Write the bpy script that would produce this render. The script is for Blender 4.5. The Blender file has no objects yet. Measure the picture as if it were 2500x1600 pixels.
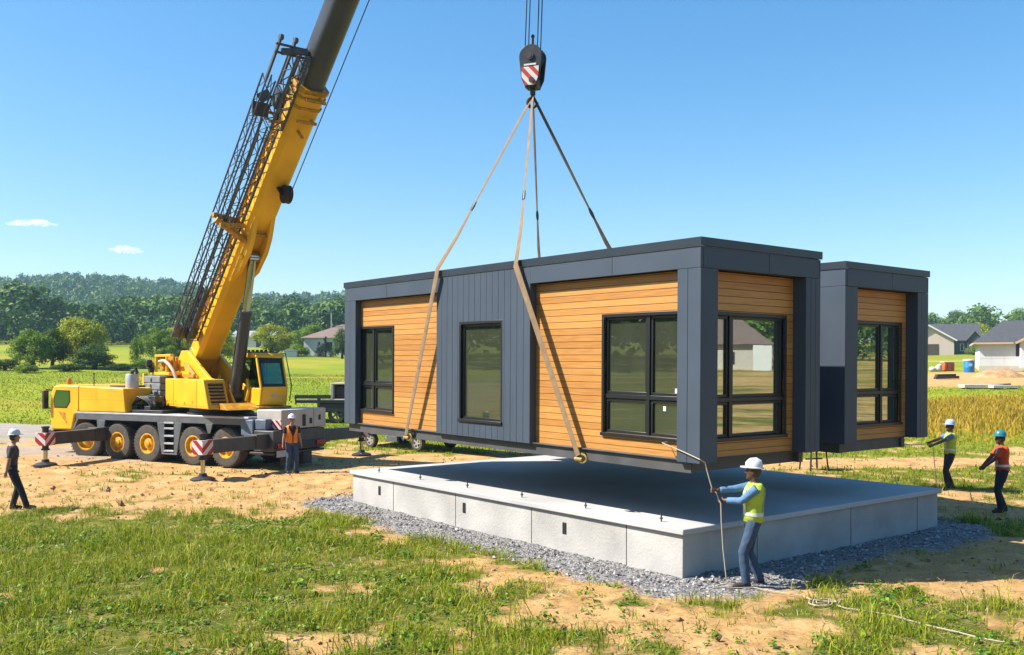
import bpy, bmesh, math, random
import numpy as np
from mathutils import Vector, Matrix
R = math.radians
random.seed(7); RNG = np.random.default_rng(7)
S = bpy.context.scene
COL = S.collection

# ------------------------------------------------------------------ helpers
def tag(o, label=None, cat=None, group=None, kind=None):
    if label: o['label'] = label
    if cat: o['category'] = cat
    if group: o['group'] = group
    if kind: o['kind'] = kind
    return o

def empty(name, loc=(0, 0, 0), rz=0, label=None, cat=None, group=None):
    o = bpy.data.objects.new(name, None); COL.objects.link(o)
    o.empty_display_size = .2
    o.location = loc; o.rotation_euler = (0, 0, rz)
    return tag(o, label, cat, group)

class MB:
    def __init__(s): s.v = []; s.f = []
    def add(s, vs, fs):
        n = len(s.v); s.v += [Vector(p) for p in vs]; s.f += [tuple(i + n for i in f) for f in fs]; return s
    def box(s, x0, x1, y0, y1, z0, z1):
        return s.add([(x0,y0,z0),(x1,y0,z0),(x1,y1,z0),(x0,y1,z0),(x0,y0,z1),(x1,y0,z1),(x1,y1,z1),(x0,y1,z1)],
                     [(0,3,2,1),(4,5,6,7),(0,1,5,4),(1,2,6,5),(2,3,7,6),(3,0,4,7)])
    def obox(s, c, ax, ay, az):     # centre and three half-axes
        c, ax, ay, az = map(Vector, (c, ax, ay, az))
        return s.add([c-ax-ay-az, c+ax-ay-az, c+ax+ay-az, c-ax+ay-az, c-ax-ay+az, c+ax-ay+az, c+ax+ay+az, c-ax+ay+az],
                     [(0,3,2,1),(4,5,6,7),(0,1,5,4),(1,2,6,5),(2,3,7,6),(3,0,4,7)])
    def beam(s, p, q, w, h, up=(0,0,1)):
        p, q = Vector(p), Vector(q); d = q-p; L = d.length; d.normalize()
        a = d.cross(Vector(up))
        if a.length < 1e-4: a = d.cross(Vector((1,0,0)))
        a.normalize(); b = a.cross(d)
        return s.obox((p+q)/2, d*L/2, a*w/2, b*h/2)
    def path(s, pts, rad, n=8, flat=1.0, side=None):
        pts = [Vector(p) for p in pts]; m = len(pts)
        if not hasattr(rad, '__len__'): rad = [rad]*m
        prev = None; vs = []; fs = []
        for i in range(m):
            t = (pts[min(i+1, m-1)] - pts[max(i-1, 0)])
            if t.length < 1e-9: t = Vector((0,0,1))
            t.normalize()
            if side is not None: a = Vector(side)
            elif prev is None: a = Vector((0,0,1)) if abs(t.z) < .9 else Vector((1,0,0))
            else: a = prev
            a = a - t*a.dot(t)
            if a.length < 1e-6: a = t.orthogonal()
            a.normalize(); prev = a; b = t.cross(a)
            for k in range(n):
                th = 2*math.pi*k/n
                vs.append(pts[i] + a*math.cos(th)*rad[i] + b*math.sin(th)*rad[i]*flat)
        for i in range(m-1):
            for k in range(n):
                fs.append((i*n+k, i*n+(k+1) % n, (i+1)*n+(k+1) % n, (i+1)*n+k))
        fs.append(tuple(reversed(range(n)))); fs.append(tuple((m-1)*n+k for k in range(n)))
        return s.add(vs, fs)
    def tube(s, p, q, r0, r1=None, n=12):
        return s.path([p, q], [r0, r0 if r1 is None else r1], n)
    def prism(s, poly, o, a, b, c):  # polygon (i,j) -> o + a*i + b*j, extruded by c
        o, a, b, c = map(Vector, (o, a, b, c)); n = len(poly)
        base = [o + a*i + b*j for i, j in poly]
        vs = base + [p + c for p in base]
        fs = [tuple(reversed(range(n))), tuple(range(n, 2*n))] + [(i, (i+1) % n, n+(i+1) % n, n+i) for i in range(n)]
        if a.cross(b).dot(c) < 0: fs = [tuple(reversed(f)) for f in fs]
        return s.add(vs, fs)
    def lathe(s, prof, o, ax, n=24, caps=True):  # prof (r, h) along ax
        o = Vector(o); ax = Vector(ax).normalized(); u = ax.orthogonal().normalized(); w = ax.cross(u)
        vs = []; fs = []; m = len(prof)
        for r, h in prof:
            for k in range(n):
                t = 2*math.pi*k/n
                vs.append(o + ax*h + (u*math.cos(t) + w*math.sin(t))*max(r, 1e-4))
        for i in range(m-1):
            for k in range(n): fs.append((i*n+k, i*n+(k+1) % n, (i+1)*n+(k+1) % n, (i+1)*n+k))
        if caps: fs.append(tuple(reversed(range(n)))); fs.append(tuple((m-1)*n+k for k in range(n)))
        return s.add(vs, fs)
    def ball(s, c, rx, ry, rz, n=12, m=8):
        c = Vector(c); vs = [c + Vector((0,0,-rz))]; fs = []
        for i in range(1, m):
            p = -math.pi/2 + math.pi*i/m
            for k in range(n):
                t = 2*math.pi*k/n
                vs.append(c + Vector((rx*math.cos(p)*math.cos(t), ry*math.cos(p)*math.sin(t), rz*math.sin(p))))
        vs.append(c + Vector((0,0,rz))); L = len(vs)-1
        for k in range(n):
            fs.append((0, 1+(k+1) % n, 1+k)); fs.append((L, 1+(m-2)*n+k, 1+(m-2)*n+(k+1) % n))
        for i in range(m-2):
            for k in range(n): fs.append((1+i*n+k, 1+i*n+(k+1) % n, 1+(i+1)*n+(k+1) % n, 1+(i+1)*n+k))
        return s.add(vs, fs)
    def mesh(s, name, xf=None):
        me = bpy.data.meshes.new(name)
        vs = [xf @ p for p in s.v] if xf is not None else s.v
        me.from_pydata([tuple(p) for p in vs], [], s.f); me.update(); return me
    def build(s, name, m, parent=None, bevel=0, xf=None, remesh=0, ang=35, loc=None, smooth=True, sm_iter=0):
        me = s.mesh(name, xf)
        o = bpy.data.objects.new(name, me); COL.objects.link(o)
        if remesh:
            md = o.modifiers.new('r', 'REMESH'); md.mode = 'VOXEL'; md.voxel_size = remesh
            if sm_iter:
                ms = o.modifiers.new('s', 'SMOOTH'); ms.iterations = sm_iter; ms.factor = .5
            dg = bpy.context.evaluated_depsgraph_get()
            nm = bpy.data.meshes.new_from_object(o.evaluated_get(dg))
            o.modifiers.clear(); o.data = nm; bpy.data.meshes.remove(me); me = nm; me.name = name; ang = 180
        me.materials.clear(); me.materials.append(m)
        if smooth and len(me.polygons):
            me.polygons.foreach_set('use_smooth', [True]*len(me.polygons))
            if ang < 180: me.set_sharp_from_angle(angle=R(ang))
        if bevel:
            b = o.modifiers.new('bevel', 'BEVEL'); b.width = bevel; b.segments = 2; b.limit_method = 'ANGLE'; b.angle_limit = R(40); b.harden_normals = False
        if parent: o.parent = parent
        if loc is not None: o.location = loc
        return o

def np_mesh(name, V, F, m, smooth=False, normals=None):
    """V (n,3), F (k,4) or (k,3) arrays"""
    me = bpy.data.meshes.new(name)
    V = np.asarray(V, np.float32); F = np.asarray(F, np.int32); k, c = F.shape
    me.vertices.add(len(V)); me.vertices.foreach_set('co', V.ravel())
    me.loops.add(k*c); me.loops.foreach_set('vertex_index', F.ravel())
    me.polygons.add(k); me.polygons.foreach_set('loop_start', np.arange(0, k*c, c, dtype=np.int32))
    me.polygons.foreach_set('use_smooth', np.full(k, smooth))
    me.update(calc_edges=True); me.materials.append(m)
    return me

def obj(name, me, parent=None):
    o = bpy.data.objects.new(name, me); COL.objects.link(o)
    if parent: o.parent = parent
    return o

def copy_thing(root, loc, rz=0, scale=None, label=None, group=None):
    r = root.copy(); COL.objects.link(r); r.location = loc; r.rotation_euler = (0, 0, rz)
    if scale: r.scale = scale
    if label: r['label'] = label
    if group: r['group'] = group
    for ch in list(root.children):
        c = ch.copy(); COL.objects.link(c); c.parent = r
        for g in list(ch.children):
            d = g.copy(); COL.objects.link(d); d.parent = c
    return r

# ------------------------------------------------------------------ numpy noise
def _h(ix, iy, seed):
    n = (ix.astype(np.int64)*374761393 + iy.astype(np.int64)*668265263 + seed*974634777) & 0xffffffff
    n = ((n ^ (n >> 13))*1274126177) & 0xffffffff
    return ((n ^ (n >> 16)) & 0xffff)/65535.0
def vnoise(x, y, seed=0):
    x = np.asarray(x, float); y = np.asarray(y, float)
    ix = np.floor(x); iy = np.floor(y); fx = x-ix; fy = y-iy
    fx = fx*fx*(3-2*fx); fy = fy*fy*(3-2*fy)
    a = _h(ix, iy, seed); b = _h(ix+1, iy, seed); c = _h(ix, iy+1, seed); d = _h(ix+1, iy+1, seed)
    return (a*(1-fx)+b*fx)*(1-fy) + (c*(1-fx)+d*fx)*fy
def fbm(x, y, sc, seed=0, o=4):
    t = 0; a = .5; f = 1/sc; w = 0
    for i in range(o):
        t = t + a*vnoise(np.asarray(x)*f + i*17.3, np.asarray(y)*f - i*9.1, seed+i); w += a; a *= .5; f *= 2.1
    return t/w
def sst(a, b, x):
    t = np.clip((x-a)/(b-a), 0, 1); return t*t*(3-2*t)

# ------------------------------------------------------------------ terrain
RIDGE_X = [-1400, -700, -200, 0, 190, 415, 480, 600, 690, 830, 1300, 1800, 2300, 2700]
RIDGE_Y = [820, 775, 735, 716, 708, 724, 736, 752, 758, 752, 780, 815, 825, 830]
def terrain(x, y):
    x = np.asarray(x, float); y = np.asarray(y, float)
    r = np.hypot(x, y)
    t = (r-34)/5.0
    sp = 5.0*np.log1p(np.exp(np.clip(t, -40, 40))); sp = np.where(t > 40, r-34, sp)
    slope = .0315 + .0085*sst(.05, -.12, x/np.maximum(r, 1))
    sp = np.minimum(sp, 280 + .25*np.maximum(sp-280, 0))
    h = slope*sp
    und = (fbm(x, y, 9, 31, 3)-.5)*.10 + (fbm(x, y, 60, 35, 2)-.5)*1.2*sst(60, 200, r)
    h = h + und*sst(5, 9, r)
    yy = np.maximum(y, 1)
    px = np.clip(1250 + 2300*x/yy, -1400, 2700)
    ry = np.interp(px, RIDGE_X, RIDGE_Y)
    top = 3.2 + (895-ry)/2300*900
    k = sst(360, 900, y) * (y > 0)
    return h*(1-k) + np.maximum(top, h)*k
def gz(x, y): return float(terrain(x, y))

# ------------------------------------------------------------------ materials
ALB = .72       # the picture is exposed bright, so every surface keeps a moderate albedo
def alb(c): return tuple(v*ALB for v in c)
def mat(name, col, rough=.6, metal=0, var=.0, vsc=3, bump=0, bsc=40, spec=.5, coat=0, coords='Object', stretch=None):
    m = bpy.data.materials.new(name); m.use_nodes = True; nt = m.node_tree; p = nt.nodes['Principled BSDF']; col = alb(col)
    p.inputs['Base Color'].default_value = (*col, 1); p.inputs['Roughness'].default_value = rough
    p.inputs['Metallic'].default_value = metal; p.inputs['Specular IOR Level'].default_value = spec
    p.inputs['Coat Weight'].default_value = coat
    tc = nt.nodes.new('ShaderNodeTexCoord'); src = tc.outputs[coords]
    if stretch:
        mp = nt.nodes.new('ShaderNodeMapping'); mp.inputs['Scale'].default_value = stretch
        nt.links.new(src, mp.inputs[0]); src = mp.outputs[0]
    if var:
        n = nt.nodes.new('ShaderNodeTexNoise'); n.inputs['Scale'].default_value = vsc; n.inputs['Detail'].default_value = 5
        nt.links.new(src, n.inputs['Vector'])
        mx = nt.nodes.new('ShaderNodeMix'); mx.data_type = 'RGBA'
        mx.inputs['A'].default_value = (*[c*(1-var) for c in col], 1); mx.inputs['B'].default_value = (*[min(1, c*(1+var)) for c in col], 1)
        cr = nt.nodes.new('ShaderNodeMapRange'); cr.inputs[1].default_value = .3; cr.inputs[2].default_value = .7
        nt.links.new(n.outputs[0], cr.inputs[0]); nt.links.new(cr.outputs[0], mx.inputs[0])
        nt.links.new(mx.outputs['Result'], p.inputs['Base Color'])
        rr = nt.nodes.new('ShaderNodeMapRange'); rr.inputs[3].default_value = max(0, rough-.1); rr.inputs[4].default_value = min(1, rough+.1)
        nt.links.new(n.outputs[0], rr.inputs[0]); nt.links.new(rr.outputs[0], p.inputs['Roughness'])
    if bump:
        n2 = nt.nodes.new('ShaderNodeTexNoise'); n2.inputs['Scale'].default_value = bsc; n2.inputs['Detail'].default_value = 4
        nt.links.new(src, n2.inputs['Vector'])
        bp = nt.nodes.new('ShaderNodeBump'); bp.inputs['Strength'].default_value = bump; bp.inputs['Distance'].default_value = .02
        nt.links.new(n2.outputs[0], bp.inputs['Height']); nt.links.new(bp.outputs[0], p.inputs['Normal'])
    return m

def island_ramp(m, stops, rough=None, translucent=0):
    """colour each loose piece of a mesh by its own random value"""
    nt = m.node_tree; p = nt.nodes['Principled BSDF']
    g = nt.nodes.new('ShaderNodeNewGeometry'); r = nt.nodes.new('ShaderNodeValToRGB')
    stops = [(s_, alb(c)) for s_, c in stops]
    r.color_ramp.elements[0].position = stops[0][0]; r.color_ramp.elements[0].color = (*stops[0][1], 1)
    r.color_ramp.elements[1].position = stops[-1][0]; r.color_ramp.elements[1].color = (*stops[-1][1], 1)
    for s_, c in stops[1:-1]:
        e = r.color_ramp.elements.new(s_); e.color = (*c, 1)
    nt.links.new(g.outputs['Random Per Island'], r.inputs[0])
    nt.links.new(r.outputs[0], p.inputs['Base Color'])
    if translucent:
        t = nt.nodes.new('ShaderNodeBsdfTranslucent'); nt.links.new(r.outputs[0], t.inputs[0])
        mx = nt.nodes.new('ShaderNodeMixShader'); mx.inputs[0].default_value = translucent
        nt.links.new(p.outputs[0], mx.inputs[1]); nt.links.new(t.outputs[0], mx.inputs[2])
        nt.links.new(mx.outputs[0], nt.nodes['Material Output'].inputs[0])
    return m

def stripes(name, axes, freq, c1, c2):
    m = bpy.data.materials.new(name); m.use_nodes = True; nt = m.node_tree; p = nt.nodes['Principled BSDF']
    p.inputs['Roughness'].default_value = .5; c1, c2 = alb(c1), alb(c2)
    tc = nt.nodes.new('ShaderNodeTexCoord'); d = nt.nodes.new('ShaderNodeVectorMath'); d.operation = 'DOT_PRODUCT'
    d.inputs[1].default_value = tuple(a*freq for a in axes); nt.links.new(tc.outputs['Object'], d.inputs[0])
    f = nt.nodes.new('ShaderNodeMath'); f.operation = 'FRACT'; nt.links.new(d.outputs['Value'], f.inputs[0])
    g = nt.nodes.new('ShaderNodeMath'); g.operation = 'GREATER_THAN'; g.inputs[1].default_value = .5; nt.links.new(f.outputs[0], g.inputs[0])
    mx = nt.nodes.new('ShaderNodeMix'); mx.data_type = 'RGBA'; mx.inputs['A'].default_value = (*c1, 1); mx.inputs['B'].default_value = (*c2, 1)
    nt.links.new(g.outputs[0], mx.inputs[0]); nt.links.new(mx.outputs['Result'], p.inputs['Base Color'])
    return m

def glass(name, tint, gloss, see, gcol=(1, 1, 1), film=.0, fcol=(.4, .4, .4)):
    """architectural pane: part mirror, part clear"""
    m = bpy.data.materials.new(name); m.use_nodes = True; nt = m.node_tree; nt.nodes.remove(nt.nodes['Principled BSDF'])
    tr = nt.nodes.new('ShaderNodeBsdfTransparent'); tr.inputs[0].default_value = (*tint, 1)
    gl = nt.nodes.new('ShaderNodeBsdfGlossy'); gl.inputs[0].default_value = (*gcol, 1); gl.inputs['Roughness'].default_value = .012
    mx = nt.nodes.new('ShaderNodeMixShader'); mx.inputs[0].default_value = gloss
    n = nt.nodes.new('ShaderNodeTexNoise'); n.inputs['Scale'].default_value = 1.3
    tc = nt.nodes.new('ShaderNodeTexCoord'); nt.links.new(tc.outputs['Object'], n.inputs['Vector'])
    b = nt.nodes.new('ShaderNodeBump'); b.inputs['Strength'].default_value = .015; b.inputs['Distance'].default_value = .03
    nt.links.new(n.outputs[0], b.inputs['Height']); nt.links.new(b.outputs[0], gl.inputs['Normal'])
    nt.links.new(tr.outputs[0], mx.inputs[1]); nt.links.new(gl.outputs[0], mx.inputs[2])
    df = nt.nodes.new('ShaderNodeBsdfDiffuse'); df.inputs[0].default_value = (*fcol, 1); m2 = nt.nodes.new('ShaderNodeMixShader')   # patchy film colour painted in to lift the pane's dark reflections
    n3 = nt.nodes.new('ShaderNodeTexNoise'); n3.inputs['Scale'].default_value = 2.2; n3.inputs['Detail'].default_value = 5; nt.links.new(tc.outputs['Object'], n3.inputs['Vector'])
    mr_ = nt.nodes.new('ShaderNodeMapRange'); mr_.inputs[3].default_value = film*.6; mr_.inputs[4].default_value = film*1.4; nt.links.new(n3.outputs[0], mr_.inputs[0]); nt.links.new(mr_.outputs[0], m2.inputs[0])
    nt.links.new(mx.outputs[0], m2.inputs[1]); nt.links.new(df.outputs[0], m2.inputs[2]); nt.links.new(m2.outputs[0], nt.nodes['Material Output'].inputs[0])
    return m

M = dict(
    yellow=mat('crane_yellow', (1.0, .535, .008), .48, 0, .14, 1.1, coat=.1),
    heap=mat('heap_earth', (.52, .30, .14), .95, 0, .35, 2, bump=.8, bsc=6),
    rimy=mat('dusty_rim', (.85, .45, .02), .6, 0, .32, 7),
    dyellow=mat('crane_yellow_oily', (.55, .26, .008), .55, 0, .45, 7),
    cgrey=mat('carrier_grey', (.135, .15, .17), .5, 0, .15, 3),
    silver=mat('aluminium_deck', (.55, .57, .60), .45, .3, .12, 4),
    dark=mat('dark_steel', (.028, .029, .032), .5, 0, .3, 4),
    jib=mat('jib_steel', (.075, .085, .105), .5, 0, .3, 5),
    boomin=mat('boom_steel', (.062, .068, .082), .38, 0, .15, 1.2),
    beam=mat('outrigger_steel', (.07, .072, .075), .5, 0, .3, 3),
    chrome=mat('chrome_rod', (.62, .63, .64), .18, 1.0),
    rubber=mat('tyre_rubber', (.095, .082, .068), .85, 0, .35, 5, bump=.3, bsc=30),
    tan=mat('pale_panel', (.60, .54, .48), .6, 0, .12, 2.5),
    bluegrey=mat('tank_blue', (.12, .17, .24), .5, 0, .25, 4),
    red=mat('red_lens', (.42, .01, .015), .25),
    plate=mat('plate_white', (.72, .72, .70), .5),
    cw=mat('counterweight_grey', (.22, .24, .26), .6, 0, .2, 4),
    hose=mat('hose_tan', (.62, .46, .34), .6),
    orange=mat('beacon_orange', (.75, .20, .01), .3),
    stripe=stripes('warning_stripes', (1, 0, 1), 5.2, (.75, .72, .72), (.42, .01, .02)),
    stripe_hook=stripes('hook_stripes', (0, -1, .9), 3.7, (.80, .77, .74), (.55, .03, .02)),
    clad=mat('grey_cladding', (.070, .094, .132), .5, 0, .06, 1.1, spec=.25),
    capm=mat('roof_cap_metal', (.022, .032, .047), .4, .0, .06, 2),
    wood=mat('cedar_siding', (.60, .28, .055), .55),
    frame=mat('window_frame_black', (.012, .013, .015), .4),
    inner=mat('interior_lining', (.34, .36, .31), .9),
    base=mat('base_steel', (.085, .085, .09), .6, 0, .25, 2),
    roof=mat('roof_membrane', (.10, .10, .105), .9),
    concrete=mat('concrete', (.50, .485, .46), .85, 0, .20, 1.1, bump=.4, bsc=22),
    slabtop=mat('slab_top', (.56, .555, .55), .75, 0, .16, .5, bump=.15, bsc=30),
    rope=mat('steel_rope', (.05, .055, .07), .5),
    sling=mat('sling_tan', (.28, .185, .10), .85, 0, .2, 6),
    slingd=mat('sling_brown', (.16, .115, .08), .85, 0, .3, 5),
    gold=mat('brass_shackle', (.42, .30, .10), .5, .4, .3, 20),
    hook=mat('hook_black', (.020, .022, .026), .45, 0, .3, 6),
    skin=mat('skin', (.42, .22, .14), .55), skin_d=mat('skin_dark', (.13, .058, .035), .5),
    jeans=mat('denim', (.045, .085, .16), .9, 0, .3, 14, bump=.8, bsc=11), navy=mat('navy_cloth', (.012, .016, .032), .9, 0, .2, 10, bump=.8, bsc=11),
    lblue=mat('blue_shirt', (.12, .26, .48), .85, 0, .15, 9, bump=.8, bsc=11), greys=mat('charcoal_shirt', (.075, .062, .066), .9, 0, .2, 8, bump=.8, bsc=11),
    orangec=mat('orange_vest', (.95, .27, .01), .7, 0, .1, 9, bump=.8, bsc=11), orangesh=mat('orange_shirt', (.75, .085, .012), .8, 0, .12, 9, bump=.8, bsc=11),
    lime=mat('lime_vest', (.52, .66, .05), .7, 0, .12, 9, bump=.8, bsc=11), reflect=mat('reflective_tape', (.75, .78, .74), .35, .2),
    hatw=mat('white_helmet', (.80, .82, .86), .3), hatb=mat('pale_blue_helmet', (.52, .66, .88), .3), hatt=mat('teal_helmet', (.03, .25, .30), .3),
    boot=mat('boot_leather', (.035, .024, .018), .8), ropem=mat('tag_line', (.55, .46, .34), .9), black=mat('black', (.01, .01, .01), .6),
    white=mat('white_siding', (.78, .78, .78), .7, 0, .04, 2), wrap=mat('house_wrap', (.74, .74, .75), .6, 0, .04, 1.5),
    shingle=mat('dark_shingles', (.075, .078, .092), .9, 0, .2, 2.5), bshingle=mat('brown_shingles', (.21, .145, .125), .9, 0, .15, 2),
    pinkw=mat('pale_pink_siding', (.68, .55, .49), .8), darkw=mat('dark_siding', (.075, .080, .090), .8, 0, .15, 2),
    fascia=mat('timber_fascia', (.62, .45, .26), .8), found=mat('foundation_block', (.60, .54, .46), .9, 0, .1, 2),
    tankb=mat('tank_blue_plastic', (.015, .24, .68), .4), tanko=mat('tank_orange_plastic', (.80, .13, .015), .5), sackm=mat('sack', (.62, .58, .52), .9),
    panec=mat('far_window', (.03, .04, .05), .1), bark=mat('bark', (.085, .06, .042), .95, 0, .3, 8),
    blue=mat('blue_tarp', (.10, .30, .55), .6, 0, .25, 5), alloy=mat('alloy_rim', (.66, .66, .66), .35, .4),
    beige=mat('beige_crate', (.62, .55, .46), .7, 0, .15, 3), paper=mat('paper', (.85, .85, .85), .8),
)
M['tyre2'] = M['rubber']
M['glass_front'] = glass('front_glass', (.52, .58, .47), .11, 1, (.85, .95, .75), .085, (.30, .34, .23))
M['glass_end'] = glass('end_glass', (.50, .60, .56), .42, 1, (.9, 1, .96), .05, (.36, .42, .40))
M['glass_cab'] = glass('cab_glass', (.42, .62, .46), .14, 1, (.8, 1, .9))
# cedar: each board its own shade plus long grain
def wood_nodes():
    m = M['wood']; nt = m.node_tree; p = nt.nodes['Principled BSDF']
    g = nt.nodes.new('ShaderNodeNewGeometry'); tc = nt.nodes.new('ShaderNodeTexCoord')
    mp = nt.nodes.new('ShaderNodeMapping'); mp.inputs['Scale'].default_value = (1.2, 1.2, 28)
    ad = nt.nodes.new('ShaderNodeVectorMath'); ad.operation = 'ADD'
    sc = nt.nodes.new('ShaderNodeMath'); sc.operation = 'MULTIPLY'; sc.inputs[1].default_value = 40
    nt.links.new(g.outputs['Random Per Island'], sc.inputs[0]); nt.links.new(tc.outputs['Object'], ad.inputs[0]); nt.links.new(sc.outputs[0], ad.inputs[1])
    nt.links.new(ad.outputs[0], mp.inputs[0])
    n = nt.nodes.new('ShaderNodeTexNoise'); n.inputs['Scale'].default_value = 2.2; n.inputs['Detail'].default_value = 6; nt.links.new(mp.outputs[0], n.inputs['Vector'])
    r = nt.nodes.new('ShaderNodeValToRGB'); r.color_ramp.elements[0].color = (*alb((.47, .195, .036)), 1); r.color_ramp.elements[1].color = (*alb((.68, .335, .080)), 1)
    r.color_ramp.elements[0].position = .25; r.color_ramp.elements[1].position = .75
    mm = nt.nodes.new('ShaderNodeMath'); mm.operation = 'MULTIPLY_ADD'; mm.inputs[1].default_value = .35; mm.inputs[2].default_value = -.17
    nt.links.new(g.outputs['Random Per Island'], mm.inputs[0])
    a2 = nt.nodes.new('ShaderNodeMath'); a2.operation = 'ADD'; nt.links.new(n.outputs[0], a2.inputs[0]); nt.links.new(mm.outputs[0], a2.inputs[1])
    nt.links.new(a2.outputs[0], r.inputs[0]); nt.links.new(r.outputs[0], p.inputs['Base Color'])
wood_nodes()

leaf_sets = {
    'dark': [(0, (.04, .10, .016)), (.5, (.08, .165, .020)), (1, (.15, .25, .028))],
    'mid': [(0, (.10, .20, .012)), (.5, (.20, .34, .018)), (1, (.33, .46, .028))],
    'lime': [(0, (.25, .32, .012)), (.5, (.43, .48, .020)), (1, (.62, .62, .035))],
    'conif': [(0, (.012, .030, .014)), (.5, (.022, .050, .022)), (1, (.038, .075, .030))],
    'wood': [(0, (.026, .085, .036)), (.35, (.065, .155, .040)), (.7, (.15, .26, .044)), (1, (.30, .40, .052))],
}
for k, st in leaf_sets.items():
    M['leaf_'+k] = island_ramp(mat('leaf_'+k, (.1, .2, .05), .6, spec=.25), st, translucent=.35)
M['grass'] = island_ramp(mat('grass_blades', (.1, .2, .03), .55, spec=.3),
    [(0, (.09, .17, .008)), (.35, (.27, .38, .012)), (.7, (.47, .52, .018)), (.9, (.60, .56, .06)), (1, (.50, .40, .14))], translucent=.3)
M['grass_field'] = island_ramp(mat('field_grass', (.1, .2, .03), .6, spec=.2),
    [(0, (.21, .29, .010)), (.4, (.30, .37, .014)), (.8, (.41, .43, .022)), (1, (.38, .31, .05))], translucent=.3)
M['grass_gold'] = island_ramp(mat('golden_grass', (.3, .25, .05), .7, spec=.2),
    [(0, (.28, .24, .022)), (.4, (.50, .36, .030)), (.8, (.66, .44, .045)), (1, (.72, .52, .10))], translucent=.3)

# ------------------------------------------------------------------ ground
A38 = R(38.2); EX = np.array((math.cos(A38), math.sin(A38))); EY = np.array((-math.sin(A38), math.cos(A38)))
HO = (2.74, 13.8)                       # near corner of the house on plan
SLAB = (0.05, 7.75, .35, 10.7)          # slab rectangle in house axes
def house_xy(x, y):
    dx = np.asarray(x)-HO[0]; dy = np.asarray(y)-HO[1]
    return dx*EX[0]+dy*EX[1], dx*EY[0]+dy*EY[1]
def slab_dist(x, y):
    a, b = house_xy(x, y)
    qx = np.maximum(np.maximum(SLAB[0]-a, a-SLAB[1]), 0); qy = np.maximum(np.maximum(SLAB[2]-b, b-SLAB[3]), 0)
    return np.hypot(qx, qy)
def masks(x, y):
    """dirt, gravel, gold cover of the ground at plan points (0..1)"""
    x = np.asarray(x, float); y = np.asarray(y, float); r = np.hypot(x, y)
    n = fbm(x, y, 2.6, 3, 5)*.48 + fbm(x, y, .55, 8, 4)*.52
    b = np.full_like(r, .405)                                   # threshold: n above -> grass
    b += .11*sst(-1.5, 3.5, x + .25*(y-11))*sst(30, 22, y)*(.25+.75*sst(11.5, 14, y))       # barer on the right of the foreground
    b -= .09*sst(-1.0, -4.5, x)*sst(21, 15, y)                   # lush lawn front left
    b += .03*sst(14, 11, y)
    ye = y + .22*np.minimum(x+11, 0)
    b += .22*sst(19.5, 22.5, ye)*sst(35.5, 32, y)*sst(4, -2, x)   # trampled yard round the crane
    b += .16*sst(-9, -14, x)*sst(26, 29, ye)*sst(40, 36, y)
    b += .05*sst(6, 3, slab_dist(x, y))*sst(0, 3, x)*sst(12.5, 14.5, y)
    b += .30*np.exp(-((y-29.6-.06*x)/1.3)**2)*sst(3, 7, x)      # worn strip beyond the slab
    b -= .30*sst(36, 43, y)
    dirt = sst(.05, -.05, n-b-.012)
    w = fbm(x, y, 1.1, 77, 3)
    # construction site at the right
    site = sst(74, 79, y + 3*w)*sst(104, 98, y)*sst(26, 32, x)
    dirt = np.maximum(dirt, site*sst(.30, .42, fbm(x, y, 7, 55, 3)+.12))
    dirt = np.maximum(dirt, .9*np.exp(-((y-150)/3.0)**2)*sst(50, 60, x))
    sd = slab_dist(x, y) + (w-.5)*1.1
    grav = sst(1.25, .75, sd)
    ry = 40.2 - .10*(x+20)
    road = sst(2.6, 2.0, np.abs(y-ry) + (w-.5)*.8)*sst(-12, -15, x)*(x > -90)
    yard = sst(.50, .62, fbm(x, y, 2.2, 91, 4)+.16*sst(27, 34, y))*sst(-8, -13, x)*sst(27, 31, y)*sst(40, 38, y)
    grav2 = np.maximum(road, yard*.7)
    gold = sst(37, 46, y + 9*(fbm(x, y, 4, 41, 4)-.5))*sst(64, 53, y + 12*(fbm(x, y, 5, 43, 4)-.5))*sst(8, 14, x)
    gold = np.maximum(gold, .35*sst(.5, .65, fbm(x, y, 14, 21, 3))*sst(40, 60, r))
    gold = np.maximum(gold, .85*sst(1.4, .6, np.abs(y-(88+.25*(x+15))+2*w))*sst(-40, -30, x)*sst(0, -8, x))
    return dirt, grav, grav2, gold

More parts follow.
